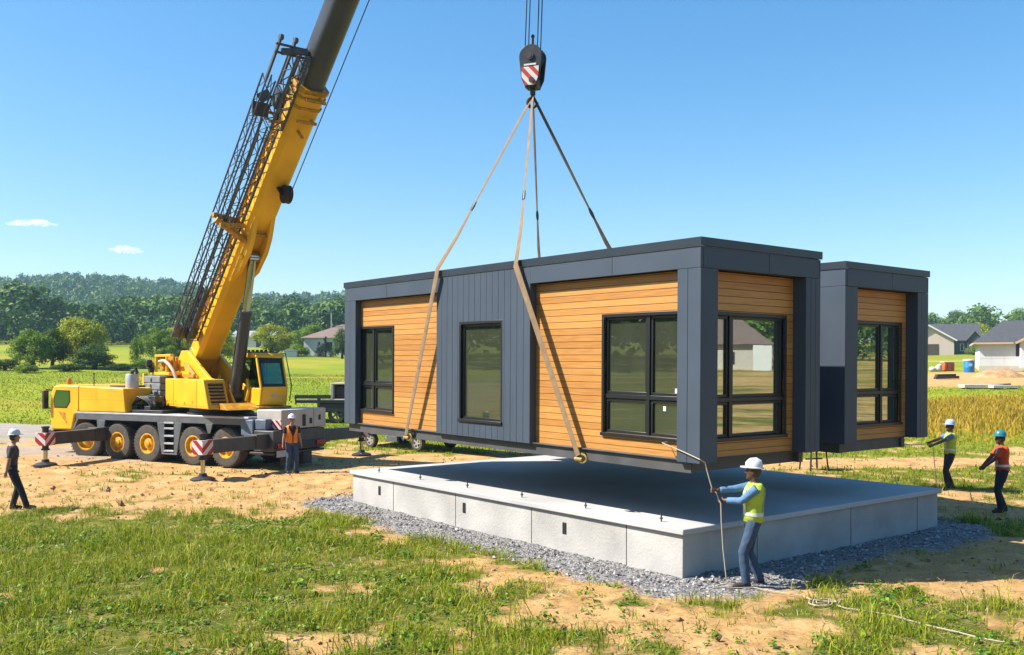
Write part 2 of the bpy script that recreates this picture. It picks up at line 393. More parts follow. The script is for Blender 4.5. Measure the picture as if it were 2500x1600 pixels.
def build_ground():
    rr = [0.0]; r = .8
    while r < 2200:
        rr.append(r)
        r *= 1.10 if r < 8 else (1.0075 if r < 60 else (1.03 if r < 400 else 1.05))
    ang = []
    a = -180.0
    while a < 180:
        ang.append(a); a += .22 if -37 <= a < 37 else 3.0
    rr = np.array(rr[1:]); ang = np.radians(np.array(ang))
    X = np.outer(rr, np.sin(ang)); Y = np.outer(rr, np.cos(ang))
    Z = terrain(X, Y)
    dirt, grav, grav2, gold = masks(X, Y)
    mic = (fbm(X, Y, .5, 61, 3)-.5)*.07*dirt + (fbm(X, Y, .16, 66, 2)-.5)*.05*dirt
    near = sst(34, 24, Y)*(Y > 0)
    # keep the earth just under the slab, wheels and pads flat enough
    Z = Z + mic*near
    for off in (-1.0, 1.0, 1.9, -1.9):          # tyre tracks across the yard
        dl = (Y - (25.6 + off - .20*(X+10) + .3*np.sin(X*.35))); Z = Z - .06*np.exp(-(dl/.22)**2)*(X > -24)*(X < -3)*(.6+.4*np.sin(X*9)) + .025*np.exp(-((np.abs(dl)-.38)/.12)**2)*(X > -24)*(X < -3)
    a_, b_ = house_xy(X, Y)
    ins = (a_ > SLAB[0]+.1)*(a_ < SLAB[1]-.1)*(b_ > SLAB[2]+.1)*(b_ < SLAB[3]-.1)
    Z = np.where(ins, np.minimum(Z, -.05), Z)
    nr, na = X.shape
    V = np.stack([X, Y, Z], -1).reshape(-1, 3)
    i = np.arange(nr-1)[:, None]; j = np.arange(na)[None, :]; j2 = (j+1) % na
    F = np.stack([i*na+j, (i+1)*na+j, (i+1)*na+j2, i*na+j2], -1).reshape(-1, 4)
    F = F[:, ::-1]
    # centre cap
    V = np.vstack([V, [[0, 0, gz(0, 0)]]]); c = len(V)-1
    jj = np.arange(na); capF = np.stack([np.full(na, c), jj, (jj+1) % na, (jj+1) % na], -1)
    m = bpy.data.materials.new('ground'); m.use_nodes = True; nt = m.node_tree; p = nt.nodes['Principled BSDF']; p.inputs['Roughness'].default_value = .95; p.inputs['Specular IOR Level'].default_value = .15
    me = np_mesh('ground', V, F, m, True)
    def att(nm, arr):
        at = me.attributes.new(nm, 'FLOAT', 'POINT'); at.data.foreach_set('value', np.append(arr.ravel(), .5).astype(np.float32))
    att('dirt', dirt); att('gravel', grav); att('road', grav2); att('gold', gold)
    N = lambda t: nt.nodes.new(t); L = nt.links.new
    tc = N('ShaderNodeTexCoord')
    def noise(sc, det=5, ro=.6):
        n = N('ShaderNodeTexNoise'); n.inputs['Scale'].default_value = sc; n.inputs['Detail'].default_value = det; n.inputs['Roughness'].default_value = ro
        L(tc.outputs['Object'], n.inputs['Vector']); return n.outputs[0]
    def ramp(fac, stops):
        stops = [(s_, alb(c_)) for s_, c_ in stops]
        r_ = N('ShaderNodeValToRGB'); e = r_.color_ramp.elements
        e[0].position, e[0].color = stops[0][0], (*stops[0][1], 1); e[1].position, e[1].color = stops[-1][0], (*stops[-1][1], 1)
        for s_, c_ in stops[1:-1]:
            q = e.new(s_); q.color = (*c_, 1)
        L(fac, r_.inputs[0]); return r_.outputs[0]
    def mix(f, a, b):
        x = N('ShaderNodeMix'); x.data_type = 'RGBA'; L(f, x.inputs[0]); L(a, x.inputs['A']); L(b, x.inputs['B']); return x.outputs['Result']
    def attr(nm):
        a_ = N('ShaderNodeAttribute'); a_.attribute_name = nm; return a_.outputs['Fac']
    turf = ramp(noise(2.3, 8, .7), [(.30, (.075, .10, .010)), (.5, (.15, .17, .018)), (.72, (.38, .29, .075))])
    far = ramp(noise(.05, 9, .68), [(.33, (.15, .23, .010)), (.5, (.25, .32, .015)), (.68, (.40, .40, .026))])
    # blend lawn soil near, meadow colour far
    sep = N('ShaderNodeSeparateXYZ'); L(tc.outputs['Object'], sep.inputs[0])
    mr = N('ShaderNodeMapRange'); mr.inputs[1].default_value = 26; mr.inputs[2].default_value = 40; L(sep.outputs[1], mr.inputs[0])
    g = mix(mr.outputs[0], turf, far)
    gold_c = ramp(noise(.6, 6), [(.3, (.36, .28, .030)), (.7, (.56, .41, .055))])
    g = mix(attr('gold'), g, gold_c)
    dirt_c = ramp(noise(1.6, 9, .72), [(.28, (.38, .20, .075)), (.48, (.64, .385, .15)), (.72, (.84, .57, .27))])
    speck = ramp(noise(17, 6, .75), [(.30, (.50, .42, .36)), (.46, (1.3, 1.3, 1.3)), (.75, (1.5, 1.5, 1.45))])
    mu = N('ShaderNodeMix'); mu.data_type = 'RGBA'; mu.blend_type = 'MULTIPLY'; mu.inputs[0].default_value = .75; L(dirt_c, mu.inputs['A']); L(speck, mu.inputs['B']); dirt_c = mu.outputs['Result']
    g = mix(attr('dirt'), g, dirt_c)
    vor = N('ShaderNodeTexVoronoi'); vor.inputs['Scale'].default_value = 26; L(tc.outputs['Object'], vor.inputs['Vector'])
    vs = N('ShaderNodeSeparateColor'); L(vor.outputs['Color'], vs.inputs[0])
    peb = ramp(vs.outputs[0], [(0, (.16, .155, .155)), (.5, (.31, .30, .30)), (1, (.52, .50, .49))])
    g = mix(attr('gravel'), g, peb)
    roadc = ramp(noise(1.1, 8, .7), [(.3, (.36, .30, .25)), (.6, (.47, .42, .38)), (.8, (.56, .52, .48))])
    g = mix(attr('road'), g, roadc)
    L(g, p.inputs['Base Color'])
    bp = N('ShaderNodeBump'); bp.inputs['Strength'].default_value = .8; bp.inputs['Distance'].default_value = .06
    L(noise(7, 10, .78), bp.inputs['Height'])
    bp2 = N('ShaderNodeBump'); bp2.inputs['Distance'].default_value = .03; L(attr('gravel'), bp2.inputs['Strength'])
    L(vor.outputs['Distance'], bp2.inputs['Height']); bp2.invert = True; L(bp.outputs[0], bp2.inputs['Normal'])
    L(bp2.outputs[0], p.inputs['Normal'])
    bmx = bmesh.new(); bmx.from_mesh(me); bmx.verts.ensure_lookup_table()
    for q in range(na):
        bmx.faces.new((bmx.verts[c], bmx.verts[(q+1) % na], bmx.verts[q]))
    bmx.to_mesh(me); bmx.free()
    tag(obj('ground', me), kind='structure')
build_ground()

# ------------------------------------------------------------------ slab
slab = empty('foundation_slab', (HO[0], HO[1], 0), A38, 'pale concrete foundation slab with tall stem wall lying below the hanging house', 'foundation')
b = MB(); b.box(SLAB[0]+.06, SLAB[1]-.06, SLAB[2]+.06, SLAB[3]-.06, -.2, .66)
b.build('stem_wall', M['concrete'], slab, .012)
for c_ in (1.6, 4.0, 6.4, 8.8):
    b = MB(); b.box(SLAB[0]+.055, SLAB[0]+.075, c_-.006, c_+.006, -.1, .655); b.build('pour_joint', M['beam'], slab)
for c_ in (3.1, 6.1, 9.4):
    b = MB(); b.box(SLAB[0]+.05, SLAB[0]+.075, c_-.05, c_+.05, .30, .50); b.build('vent', M['black'], slab, .006)
for c_ in (1.9, 4.6, 6.9):
    b = MB(); b.box(c_-.006, c_+.006, SLAB[2]+.055, SLAB[2]+.075, -.1, .655); b.build('pour_joint', M['beam'], slab)
for k_ in range(6):
    b = MB(); q_ = SLAB[2]+.7+1.75*k_; b.tube((SLAB[0]+.28, q_, .70), (SLAB[0]+.28, q_, .88), .012, n=8); b.lathe([(.03, 0), (.03, .02)], (SLAB[0]+.28, q_, .80), (0, 0, 1), 6); b.build('anchor_bolt', M['beam'], slab)
b = MB(); b.box(SLAB[0], SLAB[1], SLAB[2], SLAB[3], .662, .755)
b.build('slab_top', M['slabtop'], slab, .015)
# gravel apron: loose stones, nobody could count them
def gravel():
    n = 16000
    a = RNG.uniform(SLAB[0]-1.6, SLAB[1]+1.2, n); c = RNG.uniform(SLAB[2]-1.6, SLAB[3]+1.2, n)
    x = HO[0]+a*EX[0]+c*EY[0]; y = HO[1]+a*EX[1]+c*EY[1]
    sd = slab_dist(x, y); k = (sd > .02) & (RNG.random(n) < sst(1.45, .7, sd)); x, y = x[k], y[k]; n = len(x)
    s = RNG.uniform(.012, .038, n)*RNG.uniform(.7, 1.3, n)
    z = terrain(x, y) + s*.35
    base = np.array([(1,0,0),(-1,0,0),(0,1,0),(0,-1,0),(0,0,.8),(0,0,-.8)], float)
    V = (base[None]*RNG.uniform(.6, 1.25, (n, 6, 1)) + RNG.normal(0, .18, (n, 6, 3)))*s[:, None, None]
    th = RNG.uniform(0, 6.28, n); cs, sn = np.cos(th)[:, None], np.sin(th)[:, None]
    vx = V[..., 0]*cs - V[..., 1]*sn; vy = V[..., 0]*sn + V[..., 1]*cs
    V = np.stack([vx + x[:, None], vy + y[:, None], V[..., 2] + z[:, None]], -1).reshape(-1, 3)
    f = np.array([(0,2,4),(2,1,4),(1,3,4),(3,0,4),(2,0,5),(1,2,5),(3,1,5),(0,3,5)])
    F = (f[None] + (np.arange(n)*6)[:, None, None]).reshape(-1, 3)
    m = island_ramp(mat('gravel_stone', (.3, .3, .3), .9), [(0, (.15, .145, .145)), (.5, (.32, .31, .31)), (1, (.55, .53, .52))])
    o = obj('gravel', np_mesh('gravel', V, F, m)); tag(o, 'grey crushed gravel banked round the foot of the concrete slab', 'gravel', kind='stuff')
gravel()

# ------------------------------------------------------------------ house
TILT = .0074
house = empty('modular_house', (HO[0], HO[1], 0), 0, 'charcoal and cedar modular house in two wings hanging from slings above the slab', 'house')
house.rotation_euler = (TILT, 0, A38)
Z0, Z1 = 1.79, 5.09            # underside of cladding, roof edge
def cut(a0, a1, b0, b1, holes):
    """rectangles left of a0..a1 x b0..b1 after cutting holes"""
    out = [(a0, a1, b0, b1)]
    for h0, h1, g0, g1 in holes:
        nw = []
        for p0, p1, q0, q1 in out:
            if h0 >= p1 or h1 <= p0 or g0 >= q1 or g1 <= q0: nw.append((p0, p1, q0, q1)); continue
            if h0 > p0: nw.append((p0, h0, q0, q1))
            if h1 < p1: nw.append((h1, p1, q0, q1))
            l, r_ = max(h0, p0), min(h1, p1)
            if g0 > q0: nw.append((l, r_, q0, g0))
            if g1 < q1: nw.append((l, r_, g1, q1))
        out = nw
    return [t for t in out if t[1]-t[0] > 1e-3 and t[3]-t[2] > 1e-3]

class Face:
    """a wall plane: origin o (x,y), unit direction t along it, inward normal n"""
    def __init__(s, o, t, n): s.o = Vector((*o, 0)); s.t = Vector((*t, 0)); s.n = Vector((*n, 0))
    def block(s, mb, a0, a1, d0, d1, z0, z1):
        c = s.o + s.t*(a0+a1)/2 + s.n*(d0+d1)/2 + Vector((0, 0, (z0+z1)/2))
        ax, ay = s.t*(a1-a0)/2, s.n*(d1-d0)/2
        if ax.cross(ay).z < 0: ax, ay = ay, ax
        mb.obox(c, ax, ay, (0, 0, (z1-z0)/2))
    def planks(s, mb, a0, a1, z0, z1, d, holes, ph=.1135, gap=.008):
        z = z0
        while z < z1-.01:
            zt = min(z+ph, z1)
            for p0, p1, q0, q1 in cut(a0, a1, z, zt-gap, holes): s.block(mb, p0, p1, d, d+.022, q0, q1)
            z += ph
    def boards(s, mb, a0, a1, z0, z1, d, holes, n, gap=.007):
        w = (a1-a0)/n
        for i in range(n):
            for p0, p1, q0, q1 in cut(a0+i*w+(gap/2 if i else 0), a0+(i+1)*w-(gap/2 if i < n-1 else 0), z0, z1, holes):
                s.block(mb, p0, p1, d, d+.022, q0, q1)
    def backing(s, mb, a0, a1, z0, z1, d, holes, th=.10):
        for p0, p1, q0, q1 in cut(a0, a1, z0, z1, holes): s.block(mb, p0, p1, d, d+th, q0, q1)
    def window(s, parent, a0, a1, z0, z1, d, mull, trans, gmat, proud=.02, fw=.075, tags=()):
        f = MB(); e = .055
        s.block(f, a0-e, a1+e, d-proud, d+.12, z1, z1+e); s.block(f, a0-e, a1+e, d-proud-.03, d+.12, z0-e, z0)
        s.block(f, a0-e, a0, d-proud, d+.12, z0, z1); s.block(f, a1, a1+e, d-proud, d+.12, z0, z1)
        # sashes
        cols = [a0] + list(mull) + [a1]; rows = [z0] + list(trans) + [z1]
        for m_ in mull: s.block(f, m_-.035, m_+.035, d+.01, d+.11, z0, z1)
        for t_ in trans: s.block(f, a0, a1, d+.014, d+.106, t_-.035, t_+.035)
        for i in range(len(cols)-1):
            for j in range(len(rows)-1):
                p0, p1, q0, q1 = cols[i]+.002, cols[i+1]-.002, rows[j]+.002, rows[j+1]-.002
                if i: p0 += .036
                if i < len(cols)-2: p1 -= .036
                if j: q0 += .036
                if j < len(rows)-2: q1 -= .036
                for u0, u1, w0, w1 in ((p0, p1, q0, q0+.045), (p0, p1, q1-.045, q1), (p0, p0+.045, q0+.046, q1-.046), (p1-.045, p1, q0+.046, q1-.046)):
                    s.block(f, u0, u1, d+.035, d+.095, w0, w1)
        w = f.build('window', M['frame'], parent, .006)
        g = MB(); s.block(g, a0, a1, d+.066, d+.078, z0, z1)
        g.build('glass_pane', gmat, w)
        for ta, tz in tags:
            k = MB(); s.block(k, ta, ta+.055, d+.058, d+.064, tz, tz+.075); k.build('sticker', M['paper'], w)
        return w

FZ = 4.655; CZ = 4.975         # fascia underside, cap underside
def part(mb, name, m, bev=.006): return mb.build(name, M[m], house, bev)
# ---- first wing 3.0 x 10.87
W, Lh = 3.0, 10.87
F = Face((0, 0), (0, 1), (1, 0))       # long front, along y, inward +x
E_ = Face((0, 0), (1, 0), (0, 1))      # near end, along x, inward +y
rw = (.45, 2.17, 2.10, 3.99); lw = (8.92, 10.35, 2.14, 3.99); cwn = (4.80, 6.10, 2.13, 3.98)
wd = MB()
F.planks(wd, .45, 3.94, Z0, FZ-.004, .15, [rw]); part(wd, 'cedar_wall', 'wood', 0)
wd = MB(); F.planks(wd, 6.95, 10.35, Z0, FZ-.004, .15, [lw]); part(wd, 'cedar_wall', 'wood', 0)
wd = MB(); ew = (.42, 2.36, 2.10, 3.98)
E_.planks(wd, .39, 2.6, Z0, FZ-.004, .25, [ew]); part(wd, 'cedar_wall', 'wood', 0)
pb = MB(); F.boards(pb, 3.94, 6.95, Z0, CZ, 0, [cwn], 16); F.block(pb, 3.94, 3.965, .022, .17, Z0, FZ); F.block(pb, 6.925, 6.95, .022, .17, Z0, FZ)
part(pb, 'cladding_panel', 'clad', .002)
# backings behind boards (black membrane)
bk = MB()
F.backing(bk, 3.97, 6.92, Z0, CZ, .024, [cwn], .12)
F.backing(bk, .45, 3.94, Z0, FZ, .174, [rw], .05); F.backing(bk, 6.95, 10.35, Z0, FZ, .174, [lw], .05); E_.backing(bk, .39, 2.6, Z0, FZ, .274, [ew], .05)
part(bk, 'wall_lining', 'black', 0)
def column(face, a0, a1, d1, n, extra=None):
    mb = MB(); face.boards(mb, a0, a1, Z0-.004, FZ-.006, 0, [], n); face.block(mb, a0+.002, a1-.002, .024, d1, Z0, FZ-.01)
    return part(mb, 'corner_post', 'clad', .003)
mb = MB()       # near corner post, boarded on both faces
F.boards(mb, 0, .245, Z0-.02, FZ-.006, 0, [], 1); F.boards(mb, .252, .45, Z0-.02, FZ-.006, 0, [], 1)
E_.block(mb, .0225, .39, 0, .022, Z0-.02, FZ-.006)
mb.box(.024, .388, .024, .448, Z0-.018, FZ-.01); part(mb, 'corner_post', 'clad', .003)
mb = MB(); F.boards(mb, 10.35, 10.87, Z0-.004, FZ-.006, 0, [], 2); mb.box(.024, .40, 10.353, 10.86, Z0, FZ-.01); part(mb, 'corner_post', 'clad', .003)
mb = MB(); E_.boards(mb, 2.6, 3.0, Z0-.004, FZ-.006, 0, [], 3); mb.box(2.603, 2.998, .024, .46, Z0, FZ-.01); part(mb, 'corner_post', 'clad', .003)
def fascia(x0, y0, x1, y1, skip=None):
    mb = MB()
    t = .06; g = .006
    def run(face, L_, segs):
        for a0, a1 in segs: face.block(mb, a0+g/2, a1-g/2, 0, t, FZ, CZ-.012)
    run(Face((x0, y0), (0, 1), (1, 0)), y1-y0, skip or [(0, 1.9), (1.9, 3.9), (3.9, 6.9), (6.9, y1-y0)])
    run(Face((x0+t+.003, y0), (1, 0), (0, 1)), x1-x0, [(0, (x1-x0-t)*.53), ((x1-x0-t)*.53, x1-x0-t-.003)])
    Face((x1, y0), (0, 1), (-1, 0)).block(mb, 0, y1-y0, 0, t-.002, FZ, CZ-.012)
    Face((x0+t+.003, y1), (1, 0), (0, -1)).block(mb, 0, x1-x0-2*t-.006, 0, t, FZ, CZ-.012)
    part(mb, 'fascia', 'clad', .003)
    c = MB(); o_ = .022
    for bx in ((x0-o_, x0+.12, y0-o_, y1+o_), (x1-.12, x1+o_, y0-o_, y1+o_), (x0+.12, x1-.12, y0-o_, y0+.12), (x0+.12, x1-.12, y1-.12, y1+o_)):
        c.box(*bx, CZ, Z1+.008)
    part(c, 'roof_cap', 'capm', 0)
    c = MB()        # bright drip flashing under the cap
    c.box(x0-.012, x0+.06, y0-.012, y1, CZ-.010, CZ-.001); part(c, 'drip_edge', 'silver', 0)
    r_ = MB(); r_.box(x0+.06, x1-.06, y0+.06, y1-.06, 4.72, 4.93); part(r_, 'roof', 'roof', 0)
    s_ = MB(); s_.box(x0+.065, x1-.065, y0+.065, y1-.065, FZ+.01, FZ+.04); part(s_, 'soffit', 'capm', 0)
fascia(0, 0, W, Lh, [(0, 1.85), (1.85, 3.94), (6.95, 8.95), (8.95, Lh)])
# closed sides and interior
mb = MB(); Face((W, 0), (0, 1), (-1, 0)).boards(mb, 0.46, Lh, Z0, FZ-.006, 0, [], 40); mb.box(W-.10, W-.024, .46, Lh-.02, Z0, FZ-.01)
Face((0, Lh), (1, 0), (0, -1)).boards(mb, .40, W-.10, Z0, FZ-.006, 0, [], 12); mb.box(.40, W-.10, Lh-.1, Lh-.024, Z0, FZ-.01); part(mb, 'cladding_panel', 'clad', .002)
mb = MB(); mb.box(.30, W-.11, .36, Lh-.11, Z0+.02, Z0+.12); mb.box(.30, W-.11, .36, Lh-.11, 4.36, 4.42)
mb.box(W-.17, W-.11, .36, Lh-.11, Z0+.121, 4.359); mb.box(.5, W-.18, 4.2, 4.3, Z0+.121, 4.359); mb.box(.5, W-.18, 7.2, 7.3, Z0+.121, 4.359); mb.box(.4, W-.18, Lh-.2, Lh-.12, Z0+.121, 4.359)
part(mb, 'interior', 'inner', 0)
F.window(house, *rw, .15, (1.20,), (2.70,), M['glass_front'], tags=((.62, 2.78), (.86, 2.50)))
F.window(house, *lw, .15, (9.80,), (2.72,), M['glass_front'])
F.window(house, *cwn, .02, (), (), M['glass_front'], proud=.022)
E_.window(house, *ew, .25, (1.02,), (2.68,), M['glass_end'])
mb = MB(); mb.box(.10, .22, .25, Lh-.05, 1.60, Z0-.005); mb.box(W-.22, W-.10, .25, Lh-.05, 1.60, Z0-.005); mb.box(.221, W-.221, .35, .47, 1.60, Z0-.005); mb.box(.221, W-.221, Lh-.2, Lh-.08, 1.60, Z0-.005)
for i in range(8): mb.box(.221, W-.221, 1.4+i*1.2, 1.48+i*1.2, 1.62, Z0-.006)
mb.box(.05, W-.05, .22, Lh-.04, Z0-.004, Z0+.016)
part(mb, 'base_frame', 'base', .004)
for y_ in (2.61, 8.07):
    for x_, sg in ((.10, -1), (W-.10, 1)):
        lg = MB(); lg.box(min(x_, x_+sg*.09), max(x_, x_+sg*.09), y_-.05, y_+.05, 1.60, 1.74); lg.lathe([(.035, -.09), (.035, .09)], (x_+sg*.11, y_, 1.62), (0, 1, 0), 10)
        lg.path([(x_+sg*.1, y_-.06+.12*math.sin(t), 1.64+.07*math.cos(t)) for t in np.linspace(0, 6.28, 13)], .018, 6)
        lg.build('lifting_lug', M['gold'], house)
# ---- second wing, set back
X2, Y2 = 4.55, .52
F2 = Face((X2, Y2), (0, 1), (1, 0)); E2 = Face((X2, Y2), (1, 0), (0, 1)); W2 = 2.92; L2 = 9.8
ew2 = (.42, 2.30, 2.10, 4.00)
wd = MB(); E2.planks(wd, .40, 2.52, Z0, FZ-.004, .25, [ew2]); part(wd, 'cedar_wall', 'wood', 0)
bk = MB(); E2.backing(bk, .40, 2.52, Z0, FZ, .274, [ew2], .05); part(bk, 'wall_lining', 'black', 0)
mb = MB(); F2.boards(mb, 0, .46, Z0-.004, FZ-.006, 0, [], 1); E2.block(mb, .0225, .40, 0, .022, Z0-.004, FZ-.006); mb.box(X2+.024, X2+.398, Y2+.024, Y2+.46, Z0, FZ-.01); part(mb, 'corner_post', 'clad', .003)
mb = MB(); E2.boards(mb, 2.52, W2, Z0-.004, FZ-.006, 0, [], 3); mb.box(X2+2.523, X2+W2-.002, Y2+.024, Y2+.46, Z0, FZ-.01); part(mb, 'corner_post', 'clad', .003)
mb = MB(); F2.boards(mb, .46, L2, Z0, FZ-.006, 0, [], 36); mb.box(X2+.024, X2+.10, Y2+.461, Y2+L2-.02, Z0, FZ-.01)
Face((X2+W2, Y2), (0, 1), (-1, 0)).boards(mb, .46, L2, Z0, FZ-.006, 0, [], 36); mb.box(X2+W2-.10, X2+W2-.024, Y2+.461, Y2+L2-.02, Z0, FZ-.01)
mb.box(X2+.1, X2+W2-.1, Y2+L2-.1, Y2+L2, Z0, FZ-.006); part(mb, 'cladding_panel', 'clad', .002)
fascia(X2, Y2, X2+W2, Y2+L2, [(0, 2.0), (2.0, 5.0), (5.0, L2)])
mb = MB(); mb.box(X2+.11, X2+W2-.11, Y2+.36, Y2+L2-.11, Z0+.02, Z0+.12); mb.box(X2+.11, X2+W2-.11, Y2+.36, Y2+L2-.11, 4.36, 4.42); mb.box(X2+.12, X2+W2-.12, Y2+4.2, Y2+4.3, Z0+.121, 4.359)
part(mb, 'interior', 'inner', 0)
E2.window(house, *ew2, .25, (1.66,), (2.69,), M['glass_end'])
mb = MB(); mb.box(X2+.15, X2+.27, Y2+.2, Y2+L2-.1, 1.60, Z0-.005); mb.box(X2+W2-.62, X2+W2-.50, Y2+.2, Y2+L2-.1, 1.60, Z0-.005); mb.box(X2+.271, X2+W2-.621, Y2+.25, Y2+.37, 1.60, Z0-.005)
mb.box(X2+.05, X2+W2-.05, Y2+.22, Y2+L2-.04, Z0-.004, Z0+.016); part(mb, 'base_frame', 'base', .004)
# link between the wings, recessed deep
mb = MB(); mb.box(W+.002, X2-.002, 3.2, 8.5, Z0, 4.60); mb.box(W+.002, X2-.002, 3.0, 8.7, 4.60, 4.72); mb.box(W-.3, X2+.4, 3.3, 3.42, 1.58, Z0-.006); mb.box(W-.3, X2+.4, 8.2, 8.32, 1.58, Z0-.006)
part(mb, 'link_corridor', 'clad', .004)

# ------------------------------------------------------------------ slings and hook
def hw(x, y, z):   # house axes -> world, with the tilt
    return house_m @ Vector((x, y, z))
house_m = Matrix.Translation((HO[0], HO[1], 0)) @ Matrix.Rotation(A38, 4, 'Z') @ Matrix.Rotation(TILT, 4, 'X')
HK = Vector((.42, 19.0, 8.66))     # bowl of the hook
def sling(label, edge, foot, sgn, joint, dark):
    """strap from the hook over the roof edge and down the wall to its lug"""
    r = empty('lifting_sling', foot, 0, label, 'sling', 'slings that carry the house')
    inv = Matrix.Translation(-Vector(foot))
    e = Vector(edge); j = HK.lerp(e, joint); k0 = HK.lerp(e, .03)
    side = (e-HK).cross(Vector((house_m.to_3x3() @ Vector((1, 0, 0))))).normalized()
    m1 = M['slingd'] if dark else M['sling']
    u = MB(); u.path([HK, k0, HK.lerp(e, .25), HK.lerp(e, .5), j], [.034, .038, .042, .034, .024], 10, .16, side); u.build('upper_strap', m1, r, xf=inv)
    c = MB(); c.path([j-(e-HK).normalized()*.10, j, j+(e-HK).normalized()*.10], [.03, .042, .034], 10, .6, side); c.build('coupling', M['dark'], r, xf=inv)
    out = house_m.to_3x3() @ Vector((sgn, 0, 0))
    f = Vector(foot); l = MB()
    e1 = e + out*.035 + Vector((0, 0, .03)); e2 = e + out*.06 - Vector((0, 0, .10))
    l.path([j, HK.lerp(e, joint*.5+.5), e1, e2, e2.lerp(f, .35), e2.lerp(f, .7), f], [.028, .056, .066, .070, .070, .068, .056], 10, .14, side); l.build('lower_strap', M['sling'] if not dark else M['slingd'], r, xf=inv)
    return r
sling('tan sling draped over the roof edge down the left cedar wall', hw(-.03, 6.83, 5.10), hw(-.03, 8.07, 1.68), -1, .63, False)
sling('tan sling running down the right cedar wall beside the corner window', hw(-.03, 4.25, 5.10), hw(-.03, 2.61, 1.68), -1, .63, False)
sling('dark strap straight down to the far roof edge between the two tan slings', hw(W+.03, 7.3, 5.10), hw(W+.06, 8.07, 1.68), 1, .62, True)
sling('dark strap slanting right from the hook to the far roof edge', hw(W+.03, 4.7, 5.10), hw(W+.06, 2.61, 1.68), 1, .66, True)

hb = empty('hook_block', (HK.x, HK.y, HK.z-.1), R(70), 'black hook block with red striped plate hanging on four steel ropes', 'hook block')
hb.scale = (.80, .80, .80)
# local: x along sheave axle, y across, z up
def cheek(x0, x1):
    pts = [(.30*math.sin(t)*1.0, 1.07+.30*math.cos(t)) for t in np.linspace(-1.75, 1.75, 15)]
    poly = [(.24, .52), (.13, .30), (-.13, .30), (-.24, .52)]
    mb = MB(); mb.prism([(y, z) for y, z in pts] + poly, (x0, 0, 0), (0, 1, 0), (0, 0, 1), (x1-x0, 0, 0)); return mb
for xa in (-.20, .16): cheek(xa, xa+.04).build('cheek_plate', M['hook'], hb, .01)
mb = MB()
for xa in (-.10, 0, .10): mb.lathe([(.05, -.035), (.27, -.035), (.24, 0), (.27, .035), (.05, .035)], (xa, 0, 1.07), (1, 0, 0), 24)
mb.lathe([(.05, -.24), (.05, .24)], (0, 0, 1.07), (1, 0, 0), 14); mb.build('sheave', M['dark'], hb)
mb = MB(); mb.lathe([(.09, -.232), (.09, -.2)], (0, 0, 1.07), (1, 0, 0), 16); mb.build('bolt_cap', M['dark'], hb)
mb = MB(); mb.lathe([(.07, -.245), (.07, -.2)], (0, -.04, .46), (1, 0, 0), 12); mb.build('bolt_cap', M['dark'], hb)
mb = MB(); mb.prism([(-.23, .80), (.23, .80), (.22, .55), (.13, .34), (-.13, .34), (-.22, .55)], (-.226, 0, 0), (0, 1, 0), (0, 0, 1), (.02, 0, 0)); mb.build('striped_plate', M['stripe_hook'], hb)
mb = MB(); mb.box(-.23, -.206, -.16, .16, .83, .87); mb.build('data_plate', M['paper'], hb)
mb = MB(); mb.box(-.15, .15, -.16, .16, .30, .52); mb.lathe([(.07, 0), (.07, .2)], (0, 0, .14), (0, 0, 1), 14)
mb.path([(.02, -.02+.0*t, 0) if False else (0, .13*math.sin(t), .08+.13*math.cos(t)-.12) for t in np.linspace(.15, 4.6, 16)], list(np.linspace(.055, .03, 16)), 10)
mb.build('hook', M['dark'], hb)
mb = MB(); mb.tube((0, 0, 1.38), (0, 0, 1.60), .03); mb.ball((0, 0, 1.62), .05, .05, .05); mb.build('rope_socket', M['dark'], hb)

# ------------------------------------------------------------------ mobile crane (local: x rearward, y away from camera, z up)
CA = math.atan2(-.457, .89); CO = (-13.93, 32.97)
cz = gz(-11, 31)
crane = empty('mobile_crane', (*CO, cz), CA, 'big yellow five axle mobile crane with raised telescopic boom standing on outriggers', 'crane')
CM = Matrix.Translation((*CO, cz)) @ Matrix.Rotation(CA, 4, 'Z'); CI = CM.inverted()
def cp(mb, name, m, parent=None, bevel=.012, world=False, **k):
    return mb.build(name, M[m] if isinstance(m, str) else m, parent or crane, bevel, xf=(CI if world else None), **k)
mb = MB(); mb.box(-1.45, 8.2, -.5, .5, .72, 1.36); mb.box(-1.3, 7.4, -.95, .95, 1.30, 1.46); mb.box(2.1, 3.5, -1.05, 1.05, 1.46, 1.66)
for u in (0, 1.57, 2.96, 4.98, 6.36): mb.tube((u, -.85, .61), (u, .85, .61), .12); mb.box(u-.16, u+.16, -.22, .22, .45, .8)
cp(mb, 'chassis_frame', 'dark')
mb = MB(); mb.box(-.45, 7.3, -1.21, -.62, 1.49, 1.555); mb.box(-.45, 7.3, .62, 1.21, 1.49, 1.555); mb.box(2.2, 7.3, -.619, .619, 1.49, 1.55)
cp(mb, 'deck', 'silver')
